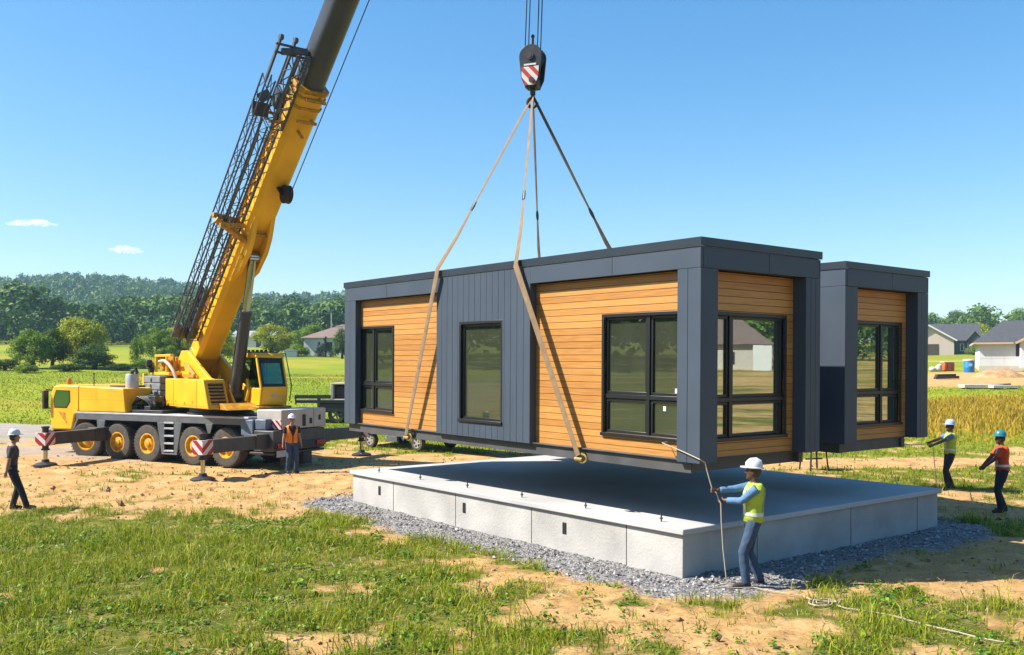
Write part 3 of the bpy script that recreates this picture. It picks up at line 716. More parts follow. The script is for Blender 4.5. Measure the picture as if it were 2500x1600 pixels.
# side skirts with flared brackets
for sg in (-1, 1):
    mb = MB(); o = (0, sg*1.20, 0); ex = (0, -sg*.05, 0)
    P = lambda poly: mb.prism(poly, o, (1, 0, 0), (0, 0, 1), ex)
    P([(-.42, 1.487), (7.28, 1.487), (7.28, 1.30), (-.42, 1.30)])
    P([(-.42, 1.298), (-.32, 1.298), (-.52, .95), (-.60, .95)])
    P([(.60, 1.298), (1.00, 1.298), (.90, .62), (.68, .62)])
    P([(3.42, 1.298), (3.74, 1.298), (3.74, .32), (3.62, .32)])
    P([(4.17, 1.298), (4.50, 1.298), (4.30, .32), (4.17, .32)])
    P([(5.52, 1.298), (5.82, 1.298), (5.72, 1.0), (5.62, 1.0)])
    P([(6.95, 1.298), (7.28, 1.298), (7.28, .9), (7.15, .9)])
    mb.box(3.62, 4.30, min(o[1], o[1]-sg*.28), max(o[1], o[1]-sg*.28), .27, .315)
    cp(mb, 'side_skirt', 'cgrey', bevel=.008)
mb = MB(); mb.box(3.745, 4.165, -.99, -.95, .32, 1.29); cp(mb, 'ladder_recess', 'black', bevel=0)
mb = MB()
for z in (.36, .60, .84, 1.08, 1.26): mb.box(3.742, 4.168, -1.215, -1.0, z, z+.055)
lad = cp(mb, 'ladder', 'silver', bevel=.004)
# wheels
def wheel_mesh():
    t = MB(); t.lathe([(.34, -.19), (.50, -.20), (.575, -.19), (.605, -.15), (.612, -.05), (.612, .05), (.605, .15), (.575, .19), (.50, .20), (.34, .19), (.34, -.19)], (0, 0, 0), (0, 1, 0), 40, False)
    for k in range(36):
        a = 2*math.pi*k/36; c_, s_ = math.cos(a), math.sin(a)
        for sg in (-1, 1): t.obox((.612*c_, sg*.11, .612*s_), (-s_*.022, sg*.012, c_*.022), (0, .065, 0), (c_*.012, 0, s_*.012))
    r = MB(); r.lathe([(.345, -.185), (.335, -.19), (.30, -.185), (.285, -.10), (.25, -.06), (.19, -.075), (.175, -.10), (.165, -.15), (.13, -.16), (.10, -.155), (.09, -.19), (.05, -.20), (.0, -.20)], (0, 0, 0), (0, 1, 0), 32, False)
    r.lathe([(.34, .18), (.2, .05), (.0, .05)], (0, 0, 0), (0, 1, 0), 20, False)
    for k in range(10):
        a = 2*math.pi*k/10; r.lathe([(.016, -.105), (.016, -.085)], (.225*math.cos(a), 0, .225*math.sin(a)), (0, 1, 0), 6)
    return t.mesh('wheel'), r.mesh('rim')
tm, rm = wheel_mesh()
for me_, mm in ((tm, M['rubber']), (rm, M['rimy'])):
    me_.materials.append(mm); me_.polygons.foreach_set('use_smooth', [True]*len(me_.polygons)); me_.set_sharp_from_angle(angle=R(35))
first = True
for i, u in enumerate((0, 1.57, 2.96, 4.98, 6.36)):
    for sg in (-1, 1):
        o = obj('wheel', tm, crane); o.location = (u, sg*1.0, .585); o.rotation_euler = (0, 0, (0 if sg < 0 else math.pi) + (R(14) if i == 0 else 0))
        obj('rim', rm, o)
# driver cab
Y0, Y1 = -1.19, 1.19
mb = MB(); mb.prism([(-1.72, .92), (-1.78, 1.55), (-1.70, 2.22), (-1.56, 2.42), (-1.30, 2.46), (-.30, 2.44), (-.30, 1.58), (-.52, 1.42), (-.66, .92)], (0, Y0, 0), (1, 0, 0), (0, 0, 1), (0, Y1-Y0, 0))
cab = cp(mb, 'driver_cab', 'yellow', bevel=.05)
for sg in (-1, 1):
    mb = MB(); y = sg*1.197
    mb.prism([(-1.54, 1.66), (-1.58, 2.0), (-1.45, 2.28), (-.74, 2.27), (-.72, 1.88), (-.90, 1.66)], (0, y, 0), (1, 0, 0), (0, 0, 1), (0, -sg*.02, 0)); cp(mb, 'window_seal', 'black', cab, .004)
    mb = MB(); mb.prism([(-1.49, 1.70), (-1.53, 2.0), (-1.42, 2.24), (-.79, 2.23), (-.77, 1.89), (-.93, 1.70)], (0, y+sg*.003, 0), (1, 0, 0), (0, 0, 1), (0, -sg*.01, 0)); cp(mb, 'side_window', mat('tinted_window', (.03, .13, .02), .08, spec=.8) if sg < 0 else 'panec', cab, 0)
mb = MB(); mb.obox((-1.765, 0, 1.98), (.012, 0, 0), (0, 1.08, 0), (.035, 0, .36)); cp(mb, 'windscreen', 'panec', cab, .01)
mb = MB(); mb.box(-1.96, -1.84, -1.36, -1.18, 1.62, 2.26); mb.tube((-1.72, -1.1, 2.25), (-1.9, -1.27, 2.30), .018); mb.tube((-1.74, -1.1, 1.62), (-1.9, -1.27, 1.66), .018); cp(mb, 'wing_mirror', 'dark', cab, .02)
mb = MB(); mb.lathe([(.07, 0), (.08, .03), (.08, .16), (.05, .21)], (-1.35, -.75, 2.46), (0, 0, 1), 14); cp(mb, 'beacon_light', 'orange', cab, 0)
mb = MB(); mb.box(-1.03, -.98, -1.205, -1.19, 1.45, 1.5); mb.prism([(-1.38, 1.56), (-1.0, 1.50), (-.88, 1.10)], (0, -1.196, 0), (1, 0, 0), (0, 0, 1), (0, .01, 0)); cp(mb, 'door_handle', 'dyellow', cab, .003)
mb = MB(); mb.box(-2.0, -1.7, -1.1, 1.1, .62, .90); cp(mb, 'bumper', 'dark', bevel=.04)
mb = MB()
mb.prism([(-.295, 1.565), (-.295, 2.425), (1.86, 2.36), (1.96, 1.60), (1.96, 1.565)], (0, -1.185, 0), (1, 0, 0), (0, 0, 1), (0, 2.2, 0)); eng = cp(mb, 'engine_cover', 'yellow', bevel=.035)
mb = MB(); mb.box(.55, .556, -1.188, -1.18, 1.75, 2.38); mb.box(-.25, 1.9, -1.188, -1.18, 1.97, 1.976); cp(mb, 'panel_seam', 'dyellow', eng, 0)
mb = MB(); mb.box(.5, 1.3, -.6, .5, 2.385, 2.44); cp(mb, 'air_grille', 'dark', eng)
mb = MB(); mb.lathe([(.21, 0), (.21, .44), (.19, .48)], (1.62, -.62, 2.36), (0, 0, 1), 20); ex = cp(mb, 'exhaust_silencer', 'silver', bevel=0)
mb = MB(); mb.path([(1.62, -.62, 2.80), (1.62, -.62, 2.92), (1.80, -.62, 2.98), (1.86, -.62, 2.86)], .06, 10); cp(mb, 'exhaust_pipe', 'black', ex, 0)
mb = MB(); mb.tube((.1, -.9, 2.42), (.1, -.9, 2.85), .015); mb.ball((.1, -.9, 2.85), .03, .03, .03, 8, 5); cp(mb, 'aerial', 'dark', bevel=0)
mb = MB()
for k in range(26):
    u = 2.05+.95*RNG.random(); y = -.9+.9*RNG.random(); z = 1.66+.45*RNG.random(); q = .05+.08*RNG.random(); mb.box(u-q, u+q*1.4, y-q, y+q, z-q, z+q)
for k in range(8):
    y = -.95+.1*k; mb.path([(2.0, y, 1.8+.04*k), (2.3, y-.04, 2.1), (2.7, y, 1.95), (3.0, y+.05, 1.6)], .028, 6)
cp(mb, 'hydraulic_valves', 'dark', bevel=.01)
mb = MB(); mb.box(7.32, 8.3, -.87, 1.24, 1.18, 1.77); tb = cp(mb, 'rear_locker', 'tan', bevel=.03)
for y0, y1, z0, z1 in ((.08, .24, 1.24, 1.60), (.42, .55, 1.30, 1.48), (.86, .97, 1.40, 1.56)):
    mb = MB(); mb.box(8.285, 8.306, y0, y1, z0, z1); cp(mb, 'locker_opening', 'black', tb, 0)
for y0 in (.62,):
    mb = MB(); mb.box(8.29, 8.304, y0, y0+.012, 1.2, 1.75); cp(mb, 'door_seam', 'dark', tb, 0)
mb = MB(); mb.box(7.5, 8.28, -1.2, 1.2, .52, 1.16); cp(mb, 'outrigger_housing', 'beam', bevel=.03)
mb = MB(); mb.box(6.98, 7.48, -1.205, -.70, .98, 1.482); mb.box(7.50, 7.95, -1.16, -.88, 1.162, 1.50); cp(mb, 'hydraulic_tank', 'bluegrey', bevel=.04)
mb = MB(); mb.box(7.3, 8.29, -1.18, 1.18, .42, .50); mb.box(8.20, 8.36, -1.15, 1.15, .60, .78); cp(mb, 'rear_bumper', 'dark', bevel=.02)
for y in (-1.12, .66):
    mb = MB(); mb.box(8.362, 8.41, y, y+.44, .62, .77); cp(mb, 'tail_light', 'red', bevel=.01)
mb = MB(); mb.box(8.30, 8.32, -1.10, -.70, .36, .56); cp(mb, 'licence_plate', 'plate', bevel=.004)
mb = MB(); mb.box(7.96, 8.31, -.905, -.875, 1.18, 1.46); cp(mb, 'warning_board', 'stripe', bevel=.004)
for y in (-.4, .4):
    mb = MB(); mb.box(8.0, 8.25, y-.2, y+.2, .05, .44); cp(mb, 'mud_flap', 'rubber', bevel=.01)
# outriggers
for (u0, u1, sg) in ((.80, 1.30, -1), (.80, 1.30, 1), (7.9, 7.9, -1), (7.9, 7.93, 1)):
    p = Vector((u0, sg*.4, .85)); q = Vector((u1, sg*3.52, .85)); d = (q-p).normalized()
    mb = MB(); mb.beam(p, q, .30, .38); mb.beam(p, p.lerp(q, .42), .37, .44)
    bm_ = cp(mb, 'outrigger_beam', 'beam', bevel=.012)
    mb = MB(); e0 = q-d*.06; mb.beam(e0, e0+d*.40, .40, .395); cp(mb, 'striped_end', stripes('end_stripes', (d.y*1.0*(-sg)*-1 if False else .9, .9*sg, 1), 3.1, (.74, .70, .70), (.40, .012, .02)), bm_, .006)
    zg = gz(*(CM @ q).xy)-cz
    j = q + d*.13
    mb = MB(); mb.tube((j.x, j.y, 1.22), (j.x, j.y, .50), .095); mb.lathe([(.125, 0), (.125, .05)], (j.x, j.y, .50), (0, 0, 1), 14); mb.lathe([(.12, 0), (.12, .06)], (j.x, j.y, 1.18), (0, 0, 1), 14); cp(mb, 'jack_cylinder', 'dark', bm_, .004)
    mb = MB(); mb.tube((j.x, j.y, .52), (j.x, j.y, zg+.1), .062); cp(mb, 'jack_rod', 'chrome', bm_, 0)
    mb = MB(); mb.lathe([(.34, -.05), (.34, .05), (.28, .085), (.12, .12), (.10, .20)], (j.x, j.y, zg), (0, 0, 1), 20); cp(mb, 'foot_pad', 'dark', bm_, 0)

# ---- slewing upper, built in world axes then taken into the crane
SC = Vector((-9.48, 30.69, cz)); SD = Vector((.649, -.761, 0)).normalized(); SE = Vector((-SD.y, SD.x, 0)); UZ = Vector((0, 0, 1))
def sp(s, b, z): return SC + SD*s + SE*b + UZ*z
def sbox(mb, s0, s1, b0, b1, z0, z1): mb.obox(sp((s0+s1)/2, (b0+b1)/2, (z0+z1)/2), SD*(s1-s0)/2, SE*(b1-b0)/2, UZ*(z1-z0)/2)
def sprism(mb, poly, b0, b1): mb.prism(poly, sp(0, b0, 0), SD, UZ, SE*(b1-b0))
mb = MB(); mb.lathe([(1.05, 1.50), (1.05, 1.62), (.98, 1.64), (.98, 1.76)], SC, UZ, 40); cp(mb, 'turntable', 'dark', world=True, bevel=0)
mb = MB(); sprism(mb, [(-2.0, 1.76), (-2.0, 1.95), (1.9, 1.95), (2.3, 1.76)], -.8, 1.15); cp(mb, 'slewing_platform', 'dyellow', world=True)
mb = MB(); sprism(mb, [(-1.78, 1.78), (-1.78, 2.69), (1.32, 2.69), (1.76, 1.78)], -1.16, -.46); up = cp(mb, 'superstructure_body', 'yellow', world=True, bevel=.03)
fd = Vector((SD*.44 - UZ*.91)).normalized(); fn = (SD*.91 + UZ*.44).normalized(); f0 = sp(1.32, -1.1, 2.60)
mb = MB()
for k in range(6): mb.obox(f0 + fd*(.10+.115*k) + SE*.31 + SD*.04, SE*.245, fd*.026, fn*.012)
cp(mb, 'louvre_slots', 'black', up, 0, True)
mb = MB()
for k in range(7): mb.obox(f0 + fd*(.045+.115*k) + SE*.31 + SD*.045, SE*.255, fd*.018, fn*.03)
cp(mb, 'louvre', 'dyellow', up, .004, True)
mb = MB()
for s_ in (-1.05, .85): mb.obox(sp(s_, -1.163, 2.23), SD*.006, UZ*.43, SE*.004)
mb.obox(sp(-.1, -1.163, 1.86), SD*1.6, UZ*.004, SE*.004); cp(mb, 'panel_seam', 'dyellow', up, 0, True)
for s_ in (-1.55, -.85, -.11, .55):
    mb = MB(); mb.obox(sp(s_, -1.165, 1.96 if s_ != -.11 else 1.92), SD*(.03 if s_ != -.11 else .06), UZ*.03, SE*.006); cp(mb, 'lashing_eye', 'dyellow', up, 0, True)
for b0 in (-.56, .44):
    mb = MB(); sprism(mb, [(-2.35, 1.95), (-2.2, 3.35), (-1.95, 3.62), (-1.45, 3.62), (.35, 2.72), (1.25, 2.62), (1.45, 1.95), (.5, 1.95), (-.6, 2.35), (-1.2, 2.9), (-1.6, 2.3), (-1.6, 1.95)], b0, b0+.12)
    cp(mb, 'boom_bracket', 'yellow', world=True, bevel=.02)
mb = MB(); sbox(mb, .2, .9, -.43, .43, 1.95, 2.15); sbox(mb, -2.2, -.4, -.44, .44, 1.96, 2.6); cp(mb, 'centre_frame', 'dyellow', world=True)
mb = MB()
for k in range(4): sbox(mb, -3.62, -2.12, -1.22, 1.22, 1.80+.245*k, 2.03+.245*k)
cwt = cp(mb, 'counterweight', 'cw', world=True, bevel=.025)
mb = MB()
for (s_, z_) in ((-2.9, 2.63), (-2.95, 2.42), (-2.9, 2.15)): mb.lathe([(.07, 0), (.07, .02), (.04, .03)], sp(s_, -1.215, z_), -SE, 12)
cp(mb, 'lifting_eye', 'dark', cwt, 0, True)
mb = MB(); sbox(mb, -3.78, -3.64, -1.22, -1.08, 1.78, 2.85); cp(mb, 'yellow_strut', 'yellow', world=True)
# winch deck
mb = MB(); sbox(mb, -3.6, -1.9, -1.0, 1.0, 2.80, 2.90)
for s_ in (-3.3, -2.3): sbox(mb, s_-.04, s_+.04, -.95, -.87, 2.90, 3.45); sbox(mb, s_-.04, s_+.04, .87, .95, 2.90, 3.45)
sbox(mb, -3.36, -1.9, -.95, -.87, 3.42, 3.50); sbox(mb, -3.36, -1.9, .87, .95, 3.42, 3.50); cp(mb, 'winch_frame', 'yellow', world=True)
mb = MB(); mb.lathe([(.34, -.62), (.34, -.56), (.24, -.55), (.24, .55), (.34, .56), (.34, .62)], sp(-2.8, 0, 3.18), SE, 24)
for k in range(14): sbox(mb, -3.25+.09*k, -3.19+.09*k, -.84+.3*RNG.random(), -.72+.3*RNG.random(), 2.92+.2*RNG.random(), 3.15+.25*RNG.random())
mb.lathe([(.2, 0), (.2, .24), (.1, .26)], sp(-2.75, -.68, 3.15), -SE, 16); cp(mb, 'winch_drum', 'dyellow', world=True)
mb = MB(); mb.lathe([(.13, 0), (.13, .2)], sp(-3.5, -1.0, 3.2), -SE, 14); mb.lathe([(.1, 0), (.1, .16)], sp(-3.45, -.95, 2.98), -SE, 12); cp(mb, 'hydraulic_motor', 'dark', world=True)
mb = MB(); mb.path([sp(-2.75, -1.0, 3.26), sp(-2.2, -1.03, 3.28), sp(-1.7, -1.06, 3.15), sp(-1.35, -1.04, 2.92), sp(-1.22, -1.0, 2.66)], .055, 10); cp(mb, 'hydraulic_hose', 'hose', world=True, bevel=0)
mb = MB()
for k in range(3): mb.path([sp(-1.5+.1*k, -.62, 3.2), sp(-1.0+.1*k, -.66, 2.98), sp(-.6+.1*k, -.62, 2.72)], .03, 6)
sbox(mb, -1.4, -.5, -.72, -.60, 2.72, 2.84); cp(mb, 'boom_hoses', 'dyellow', world=True, bevel=.01)
# operator cab: frame, panels, panes
mb = MB(); b0, b1 = .26, 1.18
sprism(mb, [(.66, 1.88), (.66, 2.55), (1.1, 2.55), (1.3, 2.42), (2.36, 2.42), (2.26, 1.88)], b0, b0+.06); sprism(mb, [(.66, 1.88), (.66, 2.42), (2.36, 2.42), (2.26, 1.88)], b1-.06, b1)
sbox(mb, .66, .72, b0+.061, b1-.061, 1.88, 3.40); sprism(mb, [(2.20, 1.88), (2.30, 2.46), (2.38, 2.46), (2.28, 1.88)], b0+.061, b1-.061)
sprism(mb, [(.60, 3.40), (.66, 3.50), (1.95, 3.52), (2.06, 3.42), (2.06, 3.37), (.62, 3.37)], b0-.02, b1+.02); sbox(mb, .72, 2.2, b0+.06, b1-.06, 1.88, 1.95)
for b_ in (b0, b1-.06):
    sprism(mb, [(.66, 2.55), (.66, 3.37), (.74, 3.37), (.74, 2.55)], b_, b_+.058)
    sprism(mb, [(2.28, 2.42), (1.96, 3.37), (2.05, 3.37), (2.37, 2.42)], b_, b_+.058)
oc = cp(mb, 'operator_cab', 'yellow', world=True, bevel=.015)
mb = MB(); sprism(mb, [(2.285, 2.46), (1.985, 3.36), (2.045, 3.36), (2.345, 2.46)], b0+.062, b0+.13); sprism(mb, [(2.285, 2.46), (1.985, 3.36), (2.045, 3.36), (2.345, 2.46)], b1-.13, b1-.062)
sprism(mb, [(2.03, 3.20), (1.985, 3.36), (2.045, 3.36), (2.09, 3.20)], b0+.131, b1-.131); sprism(mb, [(2.29, 2.46), (2.262, 2.55), (2.322, 2.55), (2.35, 2.46)], b0+.131, b1-.131); cp(mb, 'windscreen_surround', 'black', oc, .004, True)
mb = MB(); sprism(mb, [(2.29, 2.55), (2.06, 3.20), (2.068, 3.20), (2.298, 2.55)], b0+.131, b1-.131); cp(mb, 'windscreen', 'glass_cab', oc, 0, True)
mb = MB(); sprism(mb, [(.745, 2.58), (.745, 3.36), (1.96, 3.36), (2.26, 2.45), (1.32, 2.45), (1.12, 2.58)], b0+.03, b0+.036); sprism(mb, [(.745, 2.45), (.745, 3.36), (1.96, 3.36), (2.26, 2.45)], b1-.036, b1-.03); cp(mb, 'side_window', 'glass_cab', oc, 0, True)
mb = MB(); sbox(mb, .80, 1.35, .45, .98, 2.05, 2.22); sbox(mb, .76, .90, .45, .98, 2.22, 2.95); sbox(mb, 1.85, 2.1, .5, .9, 1.95, 2.4); cp(mb, 'operator_seat', 'dark', oc, .03, True)
mb = MB(); sbox(mb, .9, 1.9, b0+.1, b1-.1, 3.523, 3.56)
for k in range(5): mb.lathe([(.05, 0), (.05, .07)], sp(1.0+.2*k, .5+.05*k, 3.55), UZ, 8)
mb.path([sp(.7, b1+.05, 2.0), sp(.7, b1+.09, 3.5), sp(2.0, b1+.09, 3.5), sp(2.42, b1+.09, 2.5), sp(2.36, b1+.05, 2.0)], .018, 6); cp(mb, 'handrail', 'dark', oc, 0, True)
mb = MB(); mb.obox(sp(2.335, .72, 2.18), SE*.11, UZ*.03, SD*.012); mb.obox(sp(2.338, .98, 2.17), SE*.05, UZ*.02, SD*.012); cp(mb, 'cab_lamp', 'silver', oc, 0, True)
mb = MB(); sbox(mb, .55, 2.45, b0-.1, b1+.08, 1.79, 1.86); cp(mb, 'cab_step', 'dyellow', world=True)

# ---- telescopic boom
BT = R(45.3); BP = sp(-1.6, 0, 3.3-cz); BA = SD*math.cos(BT) + UZ*math.sin(BT); BN = -SD*math.sin(BT) + UZ*math.cos(BT)
def bp(l, e, n): return BP + BA*l + SE*e + BN*n
def bsec(mb, prof, l0, l1, s0=1, s1=1):
    n = len(prof); v = [bp(l0, e*s0, q*s0) for e, q in prof] + [bp(l1, e*s1, q*s1) for e, q in prof]
    mb.add(v, [tuple(range(n)), tuple(reversed(range(n, 2*n)))] + [(n+i, n+(i+1) % n, (i+1) % n, i) for i in range(n)])
OUT = [(-.43, .36), (-.43, -.22), (-.30, -.36), (.30, -.36), (.43, -.22), (.43, .36)]
INN = [(-.36, .30), (-.36, -.08), (-.31, -.20), (-.22, -.28), (-.10, -.33), (.10, -.33), (.22, -.28), (.31, -.20), (.36, -.08), (.36, .30)]
RL = 10.75
mb = MB(); bsec(mb, OUT, .5, RL, .93, 1.0); bsec(mb, [(-.40, .30), (-.40, -.24), (.40, -.24), (.40, .30)], -.38, .498, .85, 1)
boom = cp(mb, 'boom', 'yellow', world=True, bevel=.02)
mb = MB(); bsec(mb, INN, RL, 17.0); bsec(mb, INN, 17.0, 23.6, .9, .9); cp(mb, 'boom_extension', 'boomin', boom, 0, True, ang=50)
mb = MB()
big = lambda k: [(e*k, n_*k) for e, n_ in OUT]
for l0, l1, k in ((RL-.52, RL-.44, 1.08), (RL-.20, RL-.13, 1.10), (RL-.02, RL+.10, 1.12)):
    mb = MB(); bsec(mb, big(k), l0, l1); cp(mb, 'boom_collar', 'dyellow', boom, .008, True)
for l_, n_ in ((RL-.8, -.52), (RL-.1, -.56), (5.9, -.46)):
    mb = MB(); mb.tube(bp(l_, -.30, n_), bp(l_, .30, n_), .05); mb.beam(bp(l_, .2, n_), bp(l_, .2, -.3), .05, .08, BA); cp(mb, 'rope_guide', 'dyellow', boom, 0, True)
mb = MB(); mb.beam(bp(RL-1.2, -.05, -.34), bp(RL-1.2, -.05, -.72), .08, .06); cp(mb, 'guide_arm', 'dyellow', boom, .008, True)
mb = MB()
for k in range(22):
    mb.tube(bp(1.6+.40*k, -.436, .20+.04*(k % 2)), bp(1.78+.40*k, -.436, .22), .02, n=6)
mb.beam(bp(.9, -.445, .33), bp(10.2, -.445, .33), .04, .05, BN); cp(mb, 'hose_track', 'yellow', boom, 0, True)
mb = MB(); mb.prism([(3.9, -.33), (4.6, -.66), (5.4, -.72), (5.9, -.62), (6.5, -.34)], bp(0, -.34, 0), BA, BN, SE*.14); mb.prism([(3.9, -.33), (4.6, -.66), (5.4, -.72), (5.9, -.62), (6.5, -.34)], bp(0, .20, 0), BA, BN, SE*.14)
mb.tube(bp(5.1, -.40, -.52), bp(5.1, .40, -.52), .09); cp(mb, 'cylinder_bracket', 'yellow', boom, .012, True)
mb = MB(); mb.tube(bp(5.55, -.30, -.40), bp(6.0, -1.30, -.02), .10); mb.beam(bp(6.0, -1.32, .2), bp(5.8, -.45, .30), .12, .14); mb.beam(bp(6.0, -.44, -.2), bp(6.0, -1.25, -.30), .10, .14); mb.ball(bp(5.85, -.8, 0), .14, .14, .14) ; cp(mb, 'jib_bracket', 'dyellow', boom, .01, True)
mb = MB(); mb.beam(bp(9.6, -.44, .3), bp(9.6, -1.15, .3), .06, .08); mb.beam(bp(9.6, -.44, -.1), bp(9.6, -.9, -.2), .06, .08); cp(mb, 'jib_bracket', 'dyellow', boom, .01, True)
mb = MB(); mb.lathe([(.10, -.09), (.27, -.09), (.27, -.05), (.25, 0), (.27, .05), (.27, .09), (.10, .09)], bp(7.6, .18, -.66), SE, 22); mb.beam(bp(7.6, .08, -.35), bp(7.6, .08, -.66), .05, .2, SE); mb.beam(bp(7.6, .28, -.35), bp(7.6, .28, -.66), .05, .2, SE); cp(mb, 'rope_reel', 'black', boom, 0, True)
mb = MB(); mb.tube(bp(7.7, .18, -.86), bp(23.3, .18, -.78), .014, n=6); cp(mb, 'reeving_rope', 'rope', boom, 0, True)
mb = MB()
for e_ in (-.30, .24): mb.prism([(23.4, .35), (24.3, .30), (24.5, -.2), (24.2, -.6), (23.5, -.5)], bp(0, e_, 0), BA, BN, SE*.06)
for e_ in (-.15, 0, .15): mb.lathe([(.25, -.03), (.22, 0), (.25, .03)], bp(24.15, e_, -.35), SE, 20)
head = cp(mb, 'boom_head', 'dyellow', boom, .01, True)
# four falls of rope from the head to the hook block
for k, (a_, c_) in enumerate(((-.19, -.02), (-.11, .03), (.10, -.03), (.18, .02))):
    top = bp(24.15, a_, -.6); 
    mb = MB(); mb.tube((HK.x+a_*.85, HK.y+c_-.0, HK.z+.80), (top.x, top.y, top.z), .012, n=6); cp(mb, 'hoist_rope', 'rope', world=True, bevel=0)
# stowed lattice jib on the near side of the boom
def lattice(mb, l0, l1, e0, e1, n0, n1, bay, rc, rd, taper=1.0):
    cs = [(e0, n0), (e1, n0), (e1, n1), (e0, n1)]
    nb = max(2, int((l1-l0)/bay)); ls = [l0+(l1-l0)*i/nb for i in range(nb+1)]
    for e_, n_ in cs: mb.tube(bp(l0, e_, n_), bp(l1, e_, n_), rc, n=8)
    for i in range(nb):
        for k in range(4):
            a_, b_ = cs[k], cs[(k+1) % 4]
            if i % 2: a_, b_ = b_, a_
            mb.tube(bp(ls[i], *a_), bp(ls[i+1], *b_), rd, n=6)
            if i % 3 == 0: mb.tube(bp(ls[i], *cs[k]), bp(ls[i], *cs[(k+1) % 4]), rd, n=6)
mb = MB(); lattice(mb, 1.35, 10.7, -1.26, -1.0, .05, .36, .44, .025, .011)
jib = cp(mb, 'lattice_jib', 'jib', boom, 0, True)
mb = MB(); lattice(mb, 1.2, 9.4, -.86, -.52, -.16, .26, .42, .028, .013)
for e_, n_ in ((-.66, .04), (-.9, .1)): mb.tube(bp(1.2, e_, n_), bp(9.0, e_, n_), .028, n=8)
mb.beam(bp(1.1, -.82, .05), bp(3.2, -.82, .05), .06, .5, BN); lattice(mb, 9.4, 11.7, -.80, -.46, -.24, .26, .34, .036, .018); mb.beam(bp(10.0, -.84, 0), bp(10.5, -.84, 0), .05, .42, BN); mb.beam(bp(11.55, -1.1, .1), bp(11.7, -.4, .1), .12, .16)
cp(mb, 'inner_jib', 'jib', boom, 0, True)
mb = MB()
for e_ in (-1.2, -.78): mb.beam(bp(10.6, e_, .2), bp(11.85, e_, .2), .06, .10); mb.lathe([(.08, -.05), (.08, .05)], bp(11.9, e_, .2), SE, 12)
mb.tube(bp(11.7, -1.28, .2), bp(11.7, -.4, .2), .035); mb.tube(bp(11.5, -1.28, .12), bp(11.5, -.4, .12), .035); mb.beam(bp(9.7, -1.30, .2), bp(9.7, -.82, .2), .05, .4); mb.beam(bp(10.0, -1.2, .2), bp(10.25, -.95, .2), .1, .26)
cp(mb, 'jib_head', 'jib', boom, .006, True)
mb = MB(); mb.beam(bp(1.3, -1.26, .2), bp(1.3, -.5, .1), .08, .5, BA); mb.beam(bp(1.05, -1.0, .2), bp(1.55, -1.0, .2), .05, .3); cp(mb, 'jib_foot', 'jib', boom, .006, True)
# luffing cylinder
cb, ct = sp(1.11, 0, 2.2), bp(5.1, 0, -.52); cd = (ct-cb).normalized(); cl = (ct-cb).length
mb = MB(); mb.tube(cb, cb+cd*cl*.60, .185, n=24); mb.lathe([(.20, 0), (.20, .12)], cb+cd*(cl*.60-.06), cd, 24); mb.lathe([(.22, -.15), (.22, .15)], cb, SE, 18)
mb.path([cb+cd*.3-SD*.10-SE*.16, cb+cd*cl*.3-SD*.05-SE*.19, cb+cd*cl*.55-SE*.18], .022, 6); lc = cp(mb, 'luffing_cylinder', mat('cylinder_grey', (.055, .06, .068), .42, 0, .2, 3), world=True, bevel=0)
mb = MB(); mb.tube(cb+cd*cl*.58, ct-cd*.10, .125, n=20); mb.lathe([(.15, -.14), (.15, .14)], ct, SE, 16); cp(mb, 'piston_rod', 'chrome', lc, 0, True)
mb = MB()
for b_ in (-.28, .20): sprism(mb, [(.7, 1.95), (.95, 2.36), (1.25, 2.36), (1.6, 1.95)], b_, b_+.08)
mb.path([sp(1.5, .18, 2.0), sp(1.62, .20, 2.3), sp(1.55, .22, 2.5), sp(1.5, .22, 2.7)], .05, 8); cp(mb, 'cylinder_foot', 'yellow', world=True)

